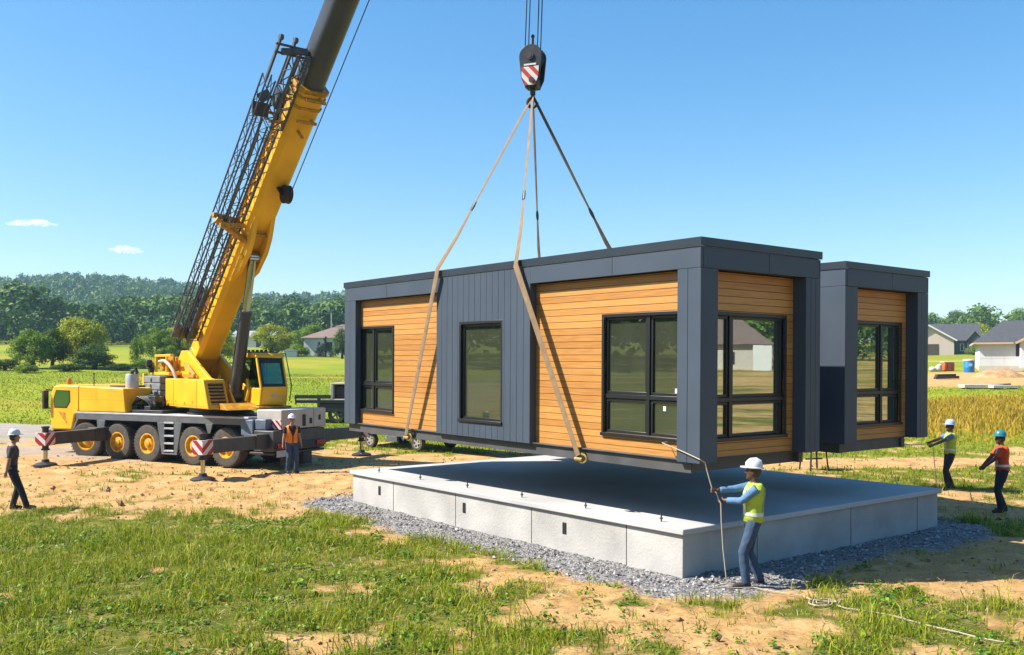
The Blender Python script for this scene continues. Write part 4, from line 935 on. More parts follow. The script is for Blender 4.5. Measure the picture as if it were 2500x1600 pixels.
# ------------------------------------------------------------------ people
def ik(a, t, l1, l2, pole):
    a, t, pole = Vector(a), Vector(t), Vector(pole); d = t-a; L = min(d.length, (l1+l2)*.999)
    d.normalize(); t = a + d*L
    x = (l1*l1 - l2*l2 + L*L)/(2*L); h = math.sqrt(max(l1*l1-x*x, 0))
    p = pole - d*pole.dot(d); p.normalize()
    return a + d*x + p*h, t
def person(label, loc, heading, k, hands, feet, hat, shirt, trousers, vest=None, sleeves=.55, skin='skin', lean=0, yaw=0, vox=.012, sit=False, curl=1.1, strips=True, vneck=0, braces=None, pitch=0):
    """local +x is where the body faces, +y its left; joints in metres for a 1.75 m frame, scaled by k"""
    r = empty('person', loc, heading, label, 'person')
    hip = Vector((0, 0, .55 if sit else .93)); up = Vector((math.sin(lean), 0, math.cos(lean)))
    fw = Vector((math.cos(lean), 0, -math.sin(lean)))
    T = lambda f, l, u: hip + fw*f + Vector((0, l, 0)) + up*u
    rings = [(-.07, .085, .125, 0), (.0, .105, .165, 0), (.10, .10, .155, .0), (.20, .095, .14, .005), (.30, .11, .155, .01), (.40, .115, .17, .005), (.47, .10, .175, -.005), (.52, .075, .13, -.01), (.555, .055, .065, -.005)]
    def torso(mb, e, i0=0, i1=9, gap=None, n=20):
        rs = rings[i0:i1]; vs = []; fs = []
        for q, (u, rx, ry, f) in enumerate(rs):
            g0 = gap(u) if gap else 0
            for j in range(n + (1 if gap else 0)):
                t = g0 + (2*math.pi-2*g0)*j/n
                vs.append(T(f + (rx+e)*math.cos(t), (ry+e*.8)*math.sin(t), u))
        w_ = n + (1 if gap else 0)
        for q in range(len(rs)-1):
            for j in range(n): fs.append((q*w_+j, q*w_+(j+1) % w_, (q+1)*w_+(j+1) % w_, (q+1)*w_+j))
        if not gap: fs.append(tuple(reversed(range(n)))); fs.append(tuple((len(rs)-1)*n+j for j in range(n)))
        mb.add(vs, fs)
    sh = [T(-.005, s_*.185, .49) for s_ in (1, -1)]
    arms = []
    for i, s_ in enumerate((1, -1)):
        h = Vector(hands[i][0]); pole = hands[i][1] if len(hands[i]) > 1 else (-.6, s_*.5, -.6)
        e_, w_ = ik(sh[i], h, .29, .255, pole); arms.append((sh[i], e_, w_))
    legs = []
    for i, s_ in enumerate((1, -1)):
        h = hip + Vector((0, s_*.095, -.03)); kn, an = ik(h, feet[i], .43, .42, (1, s_*.12, .15)); legs.append((h, kn, an))
    neck = T(0, 0, .55); hc = T(.025, 0, .70)
    hm = Matrix.Translation(hc) @ Matrix.Rotation(yaw, 4, 'Z') @ Matrix.Rotation(lean*.5+pitch, 4, 'Y')
    S3 = Matrix.Scale(k, 4)
    B = MB(); torso(B, 0)
    B.path([T(-.01, 0, .50), neck, hc - Vector((.01, 0, .03))], [.062, .055, .055], 12)
    H = MB(); H.ball((0, 0, .02), .098, .076, .115, 16, 12); H.ball((.022, 0, -.055), .068, .056, .062, 12, 8)
    H.path([(.090, 0, .022), (.112, 0, -.018), (.092, 0, -.030)], [.009, .016, .010], 8)                     # nose
    H.ball((.086, 0, -.062), .012, .026, .009, 8, 6); H.ball((.076, 0, .030), .016, .055, .010, 10, 6); H.ball((.082, 0, -.095), .018, .024, .016, 8, 6)
    for s_ in (1, -1): H.ball((-.005, s_*.078, -.005), .020, .009, .032, 8, 6)
    B.add([hm @ p for p in H.v], H.f)
    for i, s_ in enumerate((1, -1)):
        a, e_, w_ = arms[i]
        B.path([a, a.lerp(e_, .3), a.lerp(e_, .75), e_, e_.lerp(w_, .3), e_.lerp(w_, .7), w_], [.060, .052, .044, .041, .042, .034, .028], 12)
        d = (w_-e_).normalized(); palm_n = (Vector((0, -s_, 0)) if not hands[i][2:] else Vector(hands[i][2])); palm_n = (palm_n - d*palm_n.dot(d)).normalized(); sd = d.cross(palm_n)
        B.path([w_-d*.01, w_+d*.035, w_+d*.085], [.026, .034, .036], 10, .55, sd)
        for q, (o_, ln) in enumerate(((-.030, .072), (-.010, .082), (.011, .078), (.031, .060))):
            b0 = w_ + d*.082 + sd*o_; c1 = curl*.45; d1 = (d*math.cos(c1) + palm_n*math.sin(c1)); b1 = b0 + d1*ln*.5
            c2 = curl*1.25; d2 = (d*math.cos(c2) + palm_n*math.sin(c2)); B.path([b0-d*.02, b0, b1, b1+d2*ln*.5], [.0095, .0095, .009, .0075], 7)
        tb = w_ + d*.03 - sd*.030*(1); td = (d*.6 - sd*.6 + palm_n*.45*curl).normalized(); B.path([tb, tb+td*.035, tb+td*.045+d*.028+palm_n*.012], [.012, .011, .008], 7)
        h, kn, an = legs[i]
        B.path([h + Vector((0, 0, .03)), h.lerp(kn, .3), h.lerp(kn, .8), kn, kn.lerp(an, .3), kn.lerp(an, .75), an], [.088, .080, .060, .055, .056, .042, .036], 12)
        fd = Vector((1, s_*.18, 0)).normalized(); B.path([an-Vector((0, 0, .03))-fd*.05, an-Vector((0, 0, .045))+fd*.06, an-Vector((0, 0, .055))+fd*.15], [.04, .04, .028], 10)
    body = B.build('body', M[skin], r, xf=S3, remesh=vox*k, sm_iter=1)
    for s_ in (1, -1):
        e_ = MB(); e_.ball(hm @ Vector((.088, s_*.032, .010)), .012, .013, .009, 8, 6); e_.build('eye', M['black'], r, xf=S3)
    hr = MB(); hr.ball((-.02, 0, .015), .092, .086, .10, 14, 10); hb_ = MB(); hb_.add([hm @ p for p in hr.v], hr.f); hb_.build('hair', M['bark'], r, xf=S3)
    # helmet
    ht = MB(); prof = [(.138, 0.0), (.140, .012), (.125, .018), (.122, .05), (.110, .09), (.080, .122), (.04, .136), (.0, .140)]
    ht.lathe(prof, (-.005, 0, .062), (0, 0, 1), 24)
    ht.prism([(.06, -.10), (.13, -.085), (.185, -.03), (.185, .03), (.13, .085), (.06, .10)], (0, 0, .060), (1, 0, 0), (0, 1, 0), (0, 0, .012))
    ht.path([(.11, 0, .12), (.05, 0, .185), (-.03, 0, .202), (-.10, 0, .165)], .014, 8, 1.6)
    h2 = MB(); tl = Matrix.Rotation(-.05, 4, 'Y'); h2.add([hm @ (tl @ (Vector((p.x*1.0, p.y*.90, p.z)))) for p in ht.v], ht.f); hh = h2.build('hard_hat', M[hat], r, xf=S3)
    # clothes
    C_ = MB(); torso(C_, .016, 0, 8)
    for i in (0, 1):
        a, e_, w_ = arms[i]; q = sleeves
        if q <= .5:
            C_.path([a, a.lerp(e_, .3), a.lerp(e_, q*2)], [.076, .068, .064], 12)
        else:
            C_.path([a, a.lerp(e_, .3), a.lerp(e_, .75), e_, e_.lerp(w_, (q-.5)*2)], [.076, .066, .058, .055, .046], 12)
    C_.build('shirt', M[shirt], r, xf=S3, remesh=.014*k, sm_iter=1)
    P = MB(); torso(P, .020, 0, 3)
    for i in (0, 1):
        h, kn, an = legs[i]; P.path([h + Vector((0, 0, .05)), h.lerp(kn, .3), h.lerp(kn, .8), kn, kn.lerp(an, .3), kn.lerp(an, .8), an - Vector((0, 0, .02))], [.104, .096, .078, .073, .072, .066, .066], 12)
    P.build('trousers', M[trousers], r, xf=S3, remesh=.014*k, sm_iter=1)
    for i, s_ in enumerate((1, -1)):
        h, kn, an = legs[i]; fd = Vector((1, s_*.18, 0)).normalized(); bt = MB()
        bt.path([an + Vector((0, 0, .06)), an - Vector((0, 0, .03))], [.055, .056], 12); bt.path([an-Vector((0, 0, .045))-fd*.065, an-Vector((0, 0, .045))-fd*.02, an-Vector((0, 0, .048))+fd*.08, an-Vector((0, 0, .056))+fd*.17, an-Vector((0, 0, .06))+fd*.20], [.038, .046, .047, .040, .022], 12)
        bt.build('boot', M['boot'], r, xf=S3, remesh=.010*k)
    if vest:
        V_ = MB(); torso(V_, .036, 1, 9, gap=lambda u: (.10 + max(0, (u-.22)*vneck*2.2) if vneck else .02), n=26)
        vs = V_.build('vest', M[vest], r, xf=S3)
        so_ = vs.modifiers.new('thick', 'SOLIDIFY'); so_.thickness = .012
        if strips:
            for u_ in (.09,):
                st = MB(); rr = [q for q in rings]
                ins = lambda u, c_: float(np.interp(u, [q[0] for q in rr], [q[c_] for q in rr]))
                vv = []; ff = []; n = 28; g0 = .12 if vneck else .03
                for j in range(n+1):
                    t = g0 + (2*math.pi-2*g0)*j/n
                    for du in (0, .05): vv.append(T(ins(u_+du, 3)+(ins(u_+du, 1)+.044)*math.cos(t), (ins(u_+du, 2)+.040)*math.sin(t), u_+du))
                for j in range(n): ff.append((2*j, 2*j+2, 2*j+3, 2*j+1))
                st.add(vv, ff); st.build('reflective_strip', M['reflect'], vs, xf=S3)
            for s_ in (1, -1):
                st = MB(); ins = lambda u, c_: float(np.interp(u, [q[0] for q in rings], [q[c_] for q in rings]))
                vv = []; us = (.14, .22, .30, .38, .45, .50)
                for f_ in (1, -1):
                    vv = [T(ins(u, 3)+f_*(ins(u, 1)+.046)*math.sqrt(max(0, 1-((.075+o_)/(ins(u, 2)+.034))**2)), s_*(.075+o_), u) for u in us for o_ in (-.022, .022)]
                    st = MB(); st.add(vv, [(2*j, 2*j+1, 2*j+3, 2*j+2) for j in range(len(us)-1)])
                    st.build('shoulder_strip', M[braces or 'reflect'], vs, xf=S3)
    return r, [k*Vector((a[2].x, a[2].y, a[2].z)) for a in arms]
def wpt(r, p): return Matrix.Translation(r.location) @ Matrix.Rotation(r.rotation_euler.z, 4, 'Z') @ Vector(p)

# the man at the far left: seen from behind, stepping
x, y = -11.1, 20.9
person('person in charcoal shirt and white hard hat stepping at the far left', (x, y, gz(x, y)), R(28), .985,
       [((.10, .27, .80),), ((-.12, -.27, .82),)], [(.02, .12, .085), (.30, -.12, .095)], 'hatw', 'greys', 'navy', None, .42, 'skin', .05, .15)
# orange vest beside the crane's rear
x, y = -6.5, 27.8
person('person in open orange safety vest standing behind the crane tail lights', (x, y, gz(x, y)), R(-60), .955,
       [((.06, .30, .80),), ((.06, -.31, .80),)], [(.02, .12, .085), (.0, -.13, .085)], 'hatw', 'navy', 'jeans', 'orangec', .34, 'skin', 0, .25, strips=False, vneck=1)
# rope man by the slab corner
x, y = 3.50, 13.68
pc, hc_ = person('person in yellow vest and white hard hat hauling the tag line by the slab corner', (x, y, gz(x, y)), R(176), 1.015,
       [((.40, -.02, 1.22), (-.3, .5, -.8)), ((.50, -.06, 1.36), (-.2, -.6, -.7))], [(.12, .13, .085), (-.12, -.12, .085)], 'hatw', 'lblue', 'jeans', 'lime', .92, 'skin_d', -.04, -.25, vox=.010, curl=1.5)
# lime vest, arms out on the second line
x, y = 11.25, 24.2
pd, hd_ = person('person in lime vest over blue shirt pulling a line with both arms', (x, y, gz(x, y)), R(176), .985,
       [((.50, .04, 1.13), (-.2, .5, -.8)), ((.56, -.06, 1.19), (-.2, -.6, -.7))], [(.10, .12, .085), (-.10, -.12, .085)], 'hatb', 'lblue', 'navy', 'lime', .36, 'skin_d', -.03, 0, vox=.011, curl=1.5)
# orange shirt at the right edge
x, y = 10.78, 20.7
person('person in orange shirt with pale braces and teal hard hat at the right edge', (x, y, gz(x, y)), R(172), .985,
       [((.42, .10, 1.0), (-.3, .5, -.8)), ((.40, -.14, .98), (-.3, -.6, -.7))], [(.08, .12, .085), (-.08, -.12, .085)], 'hatt', 'orangesh', 'navy', 'orangesh', .40, 'skin_d', .04, 0, braces='reflect')
# operator
q = sp(1.12, .72, 1.66)
person('person in green vest seated inside the crane operator cab', (q.x, q.y, q.z), math.atan2(SD.y, SD.x), .92,
       [((.38, .16, .80), (-.2, .4, -.8)), ((.38, -.16, .80), (-.2, -.4, -.8))], [(.48, .12, .42), (.48, -.12, .42)], 'hatw', 'lblue', 'navy', 'lime', .4, 'skin', 0, 0, sit=True, strips=False)

# tag lines
def rope_pts(p, q, sag, n=14):
    p, q = Vector(p), Vector(q); return [p.lerp(q, t) - Vector((0, 0, sag*4*t*(1-t))) for t in np.linspace(0, 1, n)]
def gpath(pts, lift=.012, n=8):
    out = []
    for (x0, y0), (x1, y1) in zip(pts[:-1], pts[1:]):
        for t in np.linspace(0, 1, n, endpoint=False):
            x, y = x0+(x1-x0)*t, y0+(y1-y0)*t; out.append(Vector((x, y, gz(x, y)+lift+.02)))
    x, y = pts[-1]; out.append(Vector((x, y, gz(x, y)+lift+.02))); return out
h1, h2 = wpt(pc, hc_[1]), wpt(pc, hc_[0])
g0 = HO
mb = MB()
a = hw(-.02, .72, 2.03)
d_ = (h2-h1).normalized() if (h2-h1).length > .05 else Vector((1, 0, 0))
mb.path([hw(.16, .74, 2.04), a, hw(-.025, .3, 1.93), hw(-.03, -.03, 1.84)] + rope_pts(hw(.06, -.05, 1.79), h1+Vector((-.06, -.02, -.02)), .02) + rope_pts(h1+Vector((-.02, -.03, -.03)), h2+Vector((-.06, -.03, -.04)), .01, 5) + [h2+Vector((-.05, -.02, -.3)), h2+Vector((-.03, -.04, -.7)), Vector((h2.x+.02, h2.y-.05, gz(h2.x, h2.y)+.06))], .009, 7)
sp0 = (h2.x+.02, h2.y-.05)
coil = [(2.95, 13.55), (2.88, 13.42), (3.15, 13.5), (3.25, 13.7), (3.05, 13.4), (3.45, 13.45), (3.75, 13.15), (4.0, 12.98), (4.05, 12.75)]
th = np.linspace(0, 15, 34); coil += [(4.15+.20*math.cos(t)*(1-.02*t)+.02*math.sin(3*t), 12.62+.20*math.sin(t*1.07)) for t in th]
coil += [(4.45, 12.75), (4.30, 12.45), (4.35, 12.3), (4.62, 12.15), (4.85, 11.9), (4.95, 11.7), (5.1, 11.45), (5.3, 11.2), (5.45, 10.95), (5.62, 10.80), (5.8, 10.78)]
mb.path(gpath([sp0] + coil, n=5), .0085, 6)
t1 = mb.build('tag_line', M['ropem'], None, xf=Matrix.Translation((-sp0[0], -sp0[1], 0))); t1.location = (sp0[0], sp0[1], 0)
tag(t1, 'cream rope from the corner window through the worker to a tangle on the sand', 'rope')
h1, h2 = wpt(pd, hd_[1]), wpt(pd, hd_[0])
mb = MB(); a = hw(X2+W2-.55, Y2+.2, 1.66)
mb.path(rope_pts(a, h1+Vector((-.08, -.02, -.02)), .03) + [h1+Vector((.05, -.03, -.03)), h2+Vector((-.02, -.03, -.05)), h2+Vector((.02, -.03, -.5)), h2+Vector((.06, -.03, -.9)), Vector((h2.x+.1, h2.y-.05, gz(h2.x, h2.y)+.04)), Vector((h2.x+.6, h2.y-.25, gz(h2.x, h2.y)+.03))], .011, 6)
t2 = mb.build('tag_line', M['ropem'], None, xf=Matrix.Translation(-h1)); t2.location = h1
tag(t2, 'thin rope from the far wing down to the worker in the lime vest', 'rope')

# ------------------------------------------------------------------ small vehicles and site things
def lwheel(name, r_, w_, parent, loc, rz, rim):
    t = MB(); t.lathe([(r_*.62, -w_/2), (r_*.92, -w_/2), (r_, -w_*.3), (r_, w_*.3), (r_*.92, w_/2), (r_*.62, w_/2), (r_*.62, -w_/2)], (0, 0, 0), (0, 1, 0), 28, False)
    o = t.build(name, M['rubber'], parent); o.location = loc; o.rotation_euler = (0, 0, rz)
    q = MB(); q.lathe([(r_*.64, -w_/2+.005), (r_*.56, -w_/2+.01), (r_*.54, -.0)], (0, 0, 0), (0, 1, 0), 20, False); q.lathe([(r_*.2, -w_/2+.01), (r_*.2, 0)], (0, 0, 0), (0, 1, 0), 14)
    for k in range(5):
        a_ = 2*math.pi*k/5; q.obox((r_*.38*math.cos(a_), -w_/2+.02, r_*.38*math.sin(a_)), (r_*.24*math.cos(a_), 0, r_*.24*math.sin(a_)), (0, .012, 0), (-math.sin(a_)*r_*.09, 0, math.cos(a_)*r_*.09))
    q.build('rim', rim, o)
tz = gz(-4.3, 34.6)
tr = empty('flat_trailer', (-5.28, 35.4, tz), math.atan2(-1.55, 1.95), 'low flat trailer with pale alloy wheels parked beyond the lifted house', 'trailer')
for sg in (-1, 1):
    for u in (0, 2.45): lwheel('wheel', .29, .2, tr, (u, sg*.85+.85, .29), 0 if sg < 0 else math.pi, M['alloy'])
mb = MB(); mb.box(-1.0, 6.6, -.02, .06, .60, .70); mb.box(-1.0, 6.6, 1.64, 1.72, .60, .70); mb.box(-.98, 6.6, .061, 1.639, .66, .69); mb.beam((6.6, .1, .64), (8.0, .85, .55), .08, .09); mb.beam((6.6, 1.6, .64), (8.0, .85, .55), .08, .09); mb.box(-.7, 3.2, .3, .4, .50, .60)
mb.build('frame', M['beam'], tr, .006)
mb = MB(); mb.box(-.8, 3.2, -.16, -.03, .52, .56); mb.box(.95, 1.5, -.15, -.03, .30, .50); mb.build('wheel_guard', M['cgrey'], tr, .01)
mb = MB(); mb.box(-1.03, -1.0, .05, .2, .6, .7); mb.build('tail_light', M['red'], tr)
# flatbed with crates behind the crane
fx, fy = -9.6, 45.0; fz = gz(fx, fy)
fb = empty('flatbed_truck', (fx, fy, fz), R(-4), 'dark flatbed truck with red tail lamp parked behind the crane', 'truck')
mb = MB(); mb.box(-.75, 5.5, 0, 2.2, .96, 1.06); mb.box(-.75, 5.5, -.02, .04, 1.061, 1.13); mb.build('flatbed', M['beam'], fb, .02)
mb = MB(); mb.box(-.8, .95, -.025, .03, 1.18, 1.36); mb.box(-.78, -.72, -.02, .05, .9, 1.36); mb.box(.30, .45, -.02, .1, .62, 1.36); mb.build('side_rail', M['dark'], fb, .01)
mb = MB(); mb.box(.35, 5.4, .03, 2.1, .52, .955); mb.build('underbody', M['dark'], fb, .05)
mb = MB(); mb.box(.42, .62, -.01, .03, .60, .80); mb.build('tail_light', M['red'], fb, .01)
for u in (1.2, 4.4):
    for y_ in (.2, 2.0): lwheel('wheel', .42, .26, fb, (u, y_, .42), 0 if y_ < 1 else math.pi, M['cgrey'])
mb = MB(); mb.box(5.6, 7.3, .1, 2.1, .5, 1.3); mb.box(5.6, 6.6, .15, 2.05, 1.3, 2.0); mb.build('truck_cab', M['white'], fb, .08)
for (u0, u1, lab) in ((.9, 2.05, 'pale crate with dark open side, nearer the crane on the flatbed truck'), (2.15, 3.4, 'pale crate with dark open side, right beside the house corner post')):
    c = empty('crate', (fx+u0, fy+.2-.07*u0, fz+1.065), R(-4), lab, 'crate', 'crates on the flatbed truck')
    w_ = u1-u0
    mb = MB(); mb.box(0, w_, 0, 1.4, .78, .86); mb.box(0, .14, 0, 1.4, 0, .778); mb.box(w_-.14, w_, 0, 1.4, 0, .778); mb.box(.141, w_-.141, 0, 1.4, 0, .09); mb.box(.141, w_-.141, 1.3, 1.4, .091, .778); mb.build('crate_box', M['beige'], c, .02)
    mb = MB(); mb.box(.2, w_-.2, .25, 1.2, .095, .70); mb.build('load', mat('crate_load', (.10, .06, .05), .8), c, .03)
# blue table stand beyond the slab
bx, by = 9.1, 28.4; bz = gz(bx, by)
bt = empty('work_stand', (bx, by, bz), R(20), 'blue topped metal stand with dark legs beyond the house corner', 'stand')
mb = MB(); mb.obox((0, 0, .72), (.34, 0, .04), (0, .28, 0), (-.01, 0, .09)); mb.build('blue_cover', M['blue'], bt, .02)
for sx in (-.26, .26):
    for sy in (-.22, .22):
        mb = MB(); mb.beam((sx, sy, .64), (sx*1.25, sy*1.2, -.02), .045, .045); mb.build('leg', M['dark'], bt)
mb = MB(); mb.box(-.3, .3, -.02, .02, .32, .36); mb.build('brace', M['dark'], bt)

# ------------------------------------------------------------------ far houses
def gable(mb, x0, x1, y0, y1, z, h, axis='x', over=.35, th=.18):
    """gable roof slab pair over a box; ridge along axis"""
    if axis == 'x':
        ym = (y0+y1)/2; prof = [(y0-over, z-.12), (ym, z+h), (y1+over, z-.12), (y1+over, z+th-.12), (ym, z+h+th), (y0-over, z+th-.12)]
        mb.prism(prof, (x0-over, 0, 0), (0, 1, 0), (0, 0, 1), (x1-x0+2*over, 0, 0))
    else:
        xm = (x0+x1)/2; prof = [(x0-over, z-.12), (xm, z+h), (x1+over, z-.12), (x1+over, z+th-.12), (xm, z+h+th), (x0-over, z+th-.12)]
        mb.prism(prof, (0, y0-over, 0), (1, 0, 0), (0, 0, 1), (0, y1-y0+2*over, 0))
def gwall(mb, x0, x1, y0, y1, z, h, axis):
    if axis == 'x': mb.prism([(y0, 0), (y1, 0), (y1, z), ((y0+y1)/2, z+h-.05), (y0, z)], (x0, 0, 0), (0, 1, 0), (0, 0, 1), (x1-x0, 0, 0))
    else: mb.prism([(x0, 0), (x1, 0), (x1, z), ((x0+x1)/2, z+h-.05), (x0, z)], (0, y0, 0), (1, 0, 0), (0, 0, 1), (0, y1-y0, 0))
# white wrapped house, right
hx, hy = 51.6, 104; hz = gz(hx+4, hy)
h = empty('unfinished_house', (hx, hy, hz-.1), R(-24), 'unfinished house in white wrap with dark shingles at the right edge', 'house')
mb = MB(); mb.box(-.05, 15, -.05, 11, -.8, .55); mb.build('foundation', M['found'], h)
mb = MB(); mb.box(0, 15, 0, 11, .56, 3.2); mb.build('wall', M['wrap'], h)
mb = MB(); gwall(mb, 3.9, 11.5, -1.8, -.01, 3.2, 2.1, 'y'); mb.v = [Vector((p.x, p.y, max(p.z, .3))) for p in mb.v]; mb.build('front_gable_wall', M['wrap'], h)
mb = MB(); ov = .55
mb.add([(-ov, -ov, 3.1), (15+ov, -ov, 3.1), (15+ov, 11+ov, 3.1), (-ov, 11+ov, 3.1), (2.6, 5.5, 5.75), (12.4, 5.5, 5.75)], [(0, 1, 5, 4), (1, 2, 5), (2, 3, 4, 5), (3, 0, 4), (3, 2, 1, 0)]); mb.build('roof', M['shingle'], h)
mb = MB(); gable(mb, 3.9, 11.5, -1.8, 4, 3.2, 2.1, 'y', .5, .14); mb.build('front_gable_roof', M['shingle'], h)
mb = MB(); mb.box(-.58, 3.3, -.62, -.551, 2.94, 3.12); mb.beam((3.35, -2.32, 2.98), (7.7, -2.32, 5.35), .06, .24); mb.beam((12.05, -2.32, 2.98), (7.7, -2.32, 5.35), .06, .24); mb.box(-.62, -.551, -.6, 11.5, 2.94, 3.12); mb.build('fascia_board', M['fascia'], h)
mb = MB(); mb.box(3.55, 3.88, -.02, 0.0, 1.6, 3.0); mb.build('wall_opening', M['black'], h)
mb = MB(); mb.box(9.3, 9.8, -1.84, -1.80, -.3, .6); mb.build('crawl_opening', M['black'], h)
mb = MB()
for u in (1.2, 2.4): mb.box(u, u+.012, -.012, -.002, .56, 3.2)
for z_ in (1.4, 2.3): mb.box(0, 3.5, -.012, -.002, z_, z_+.02)
mb.build('wrap_seam', M['alloy'], h)
mb = MB(); mb.box(6.2, 8.2, -1.83, -1.81, .3, .36); mb.box(2.9, 5.2, -2.6, -1.9, .05, .35); mb.build('front_step', M['found'], h)
# dark house with pale garage
hx, hy = 80.5, 194; hz = gz(87, hy)
h = empty('garage_house', (hx, hy, hz-.2), R(-20), 'dark roofed house with pale pink garage gable beside the blue corner post', 'house')
mb = MB(); gwall(mb, 0, 9.4, -2, 8, 3.0, 3.0, 'y'); mb.build('garage_wall', M['pinkw'], h)
mb = MB(); gable(mb, 0, 9.4, -2, 10, 3.0, 3.0, 'y', .5, .2); mb.build('garage_roof', M['shingle'], h)
mb = MB(); mb.beam((-.5, -2.55, 2.95), (4.7, -2.55, 6.1), .06, .3); mb.beam((9.9, -2.55, 2.95), (4.7, -2.55, 6.1), .06, .3); mb.build('barge_board', M['white'], h)
mb = MB(); mb.box(1.2, 6.6, -2.05, -2.0, .1, 2.3); mb.build('garage_door', M['bark'], h)
mb = MB(); mb.box(3.9, 4.5, -2.06, -2.0, 3.6, 4.4); mb.build('gable_vent', M['darkw'], h)
mb = MB(); mb.box(9.41, 14.2, 0, 9, 0, 3.0); mb.build('wing_wall', M['darkw'], h)
mb = MB(); gable(mb, 5, 14.2, 0, 9, 3.0, 3.4, 'x', .5, .2); mb.build('wing_roof', M['shingle'], h)
mb = MB(); gwall(mb, 12.0, 14.6, -.8, .5, 3.0, 1.8, 'y'); gable(mb, 12.0, 14.6, -.8, 4, 3.0, 1.8, 'y', .3, .15); mb.build('dormer_gable', M['darkw'], h)
for u in (10.7, 12.6):
    mb = MB(); mb.box(u, u+.7, -.85 if u > 12 else -.05, -.8 if u > 12 else 0, .9, 2.4); f = mb.build('window', M['white'], h)
    mb = MB(); mb.box(u+.1, u+.6, -.88 if u > 12 else -.08, -.851 if u > 12 else -.051, 1.0, 2.3); mb.build('pane', M['panec'], f)
# white house, left
hx, hy = -33.6, 152; hz = gz(-29, hy)
h = empty('white_house', (hx, hy, hz-.3), R(-8), 'small white house with brown hip roof behind two dark conifers', 'house')
mb = MB(); mb.box(0, 12, 0, 8, 0, 3.3); mb.build('wall', M['white'], h)
mb = MB(); mb.add([(-.5, -.5, 3.2), (12.5, -.5, 3.2), (12.5, 8.5, 3.2), (-.5, 8.5, 3.2), (5, 4, 5.5), (8.5, 4, 5.5)], [(0, 1, 5, 4), (1, 2, 5), (2, 3, 4, 5), (3, 0, 4), (3, 2, 1, 0)]); mb.build('roof', M['bshingle'], h)
for u in (3.6, 6.0, 9.0):
    mb = MB(); mb.box(u, u+1.2, -.05, 0, 1.3, 2.5); mb.build('window', M['panec'], h)
mb = MB(); mb.tube((3.6, 3, 3.5), (3.6, 3, 7.4), .09); mb.build('roof_pole', M['alloy'], h)
# long white sheds in the trees
for (px, D, L_, lab) in ((-61, 205, 9.5, 'low white shed glimpsed just right of the crane boom foot'), ):
    z_ = gz(px, D); h = empty('white_shed', (px, D, z_-.3), R(-6), lab, 'shed')
    mb = MB(); mb.box(0, L_, 0, 6, 0, 2.6); mb.build('wall', M['white'], h)
    mb = MB(); gable(mb, 0, L_, 0, 6, 2.6, 1.2, 'x', .4, .15); mb.build('roof', M['alloy'], h)
    mb = MB(); mb.box(5.5, 6.6, -.04, 0, .2, 2.2); mb.build('door', M['darkw'], h)
z_ = gz(-34, 143); h = empty('white_hut', (-34.6, 143, z_-.1), R(5), 'tiny white hut in the meadow beside a round bush', 'hut')
mb = MB(); mb.box(0, 1.9, 0, 1.4, 0, 1.0); mb.build('wall', M['white'], h); mb = MB(); mb.add([(-.3, -.2, 1.0), (2.1, -.2, 1.0), (2.1, 1.6, 1.0), (-.3, 1.6, 1.0), (.9, .7, 1.35)], [(0, 1, 4), (1, 2, 4), (2, 3, 4), (3, 0, 4), (3, 2, 1, 0)]); mb.build('roof', M['shingle'], h)
# houses mirrored in the end windows
for (hx, hy, rm_, lab) in ((97, 4, 'bshingle', 'brown roofed bungalow mirrored in the near end window'), (112, 47, 'shingle', 'white house under dark shingles mirrored in the far end window')):
    z_ = gz(hx, hy+6); h = empty('bungalow', (hx, hy, z_-.4), 0, lab, 'house')
    mb = MB(); mb.box(0, 10, 0, 14, 0, 3.3); mb.build('wall', M['tan'] if rm_ == 'bshingle' else M['white'], h)
    mb = MB(); mb.add([(-.6, -.6, 3.2), (10.6, -.6, 3.2), (10.6, 14.6, 3.2), (-.6, 14.6, 3.2), (5, 4, 6.2), (5, 11, 6.2)], [(0, 1, 4), (1, 2, 5, 4), (2, 3, 5), (3, 0, 4, 5), (3, 2, 1, 0)]); mb.build('roof', M[rm_], h)
    for q_ in (2, 5.5, 9):
        mb = MB(); mb.box(-.05, 0, q_, q_+1.3, 1.0, 2.4); mb.build('window', M['panec'], h)
    mb = MB(); mb.box(-1.8, -.01, 12.2, 14.2, 0, 3.1); mb.build('porch', M['white'], h)
# site tanks, sacks and slabs
tx, ty = 49.0, 101; z_ = gz(tx, ty)
t = empty('blue_tank', (tx, ty, z_-.05), 0, 'round blue plastic tank with white lid on the dirt', 'tank')
mb = MB(); mb.lathe([(.50, 0), (.54, .1), (.54, .55), (.56, .6), (.54, .65), (.56, 1.2), (.52, 1.28)], (0, 0, 0), (0, 0, 1), 28); mb.build('barrel', M['tankb'], t)
mb = MB(); mb.lathe([(.60, 1.27), (.62, 1.33), (.60, 1.42), (.3, 1.46), (0, 1.47)], (0, 0, 0), (0, 0, 1), 28); mb.build('lid', M['white'], t)
mb = MB(); mb.obox((-.10, -.555, .85), (.17, 0, 0), (0, .012, 0), (0, 0, .14)); mb.build('paper_patch', M['paper'], t)
tx, ty = 48.3, 104.5; z_ = gz(tx, ty)
t = empty('orange_container', (tx, ty, z_), R(5), 'orange plastic container standing left of the blue tank', 'container')
mb = MB(); mb.box(-.62, .62, -.45, .45, 0, .95); mb.build('body', M['tanko'], t, .12); mb = MB(); mb.box(-.64, .64, -.46, .46, .95, 1.04); mb.build('lid', M['white'], t, .03)
mb = MB(); mb.box(-.35, -.18, -.465, -.44, .15, .7); mb.box(.2, .4, -.465, -.44, .15, .7); mb.build('moulded_grip', mat('orange_dark', (.45, .05, .01), .5), t)
tx, ty = 47.0, 103.8; z_ = gz(tx, ty)
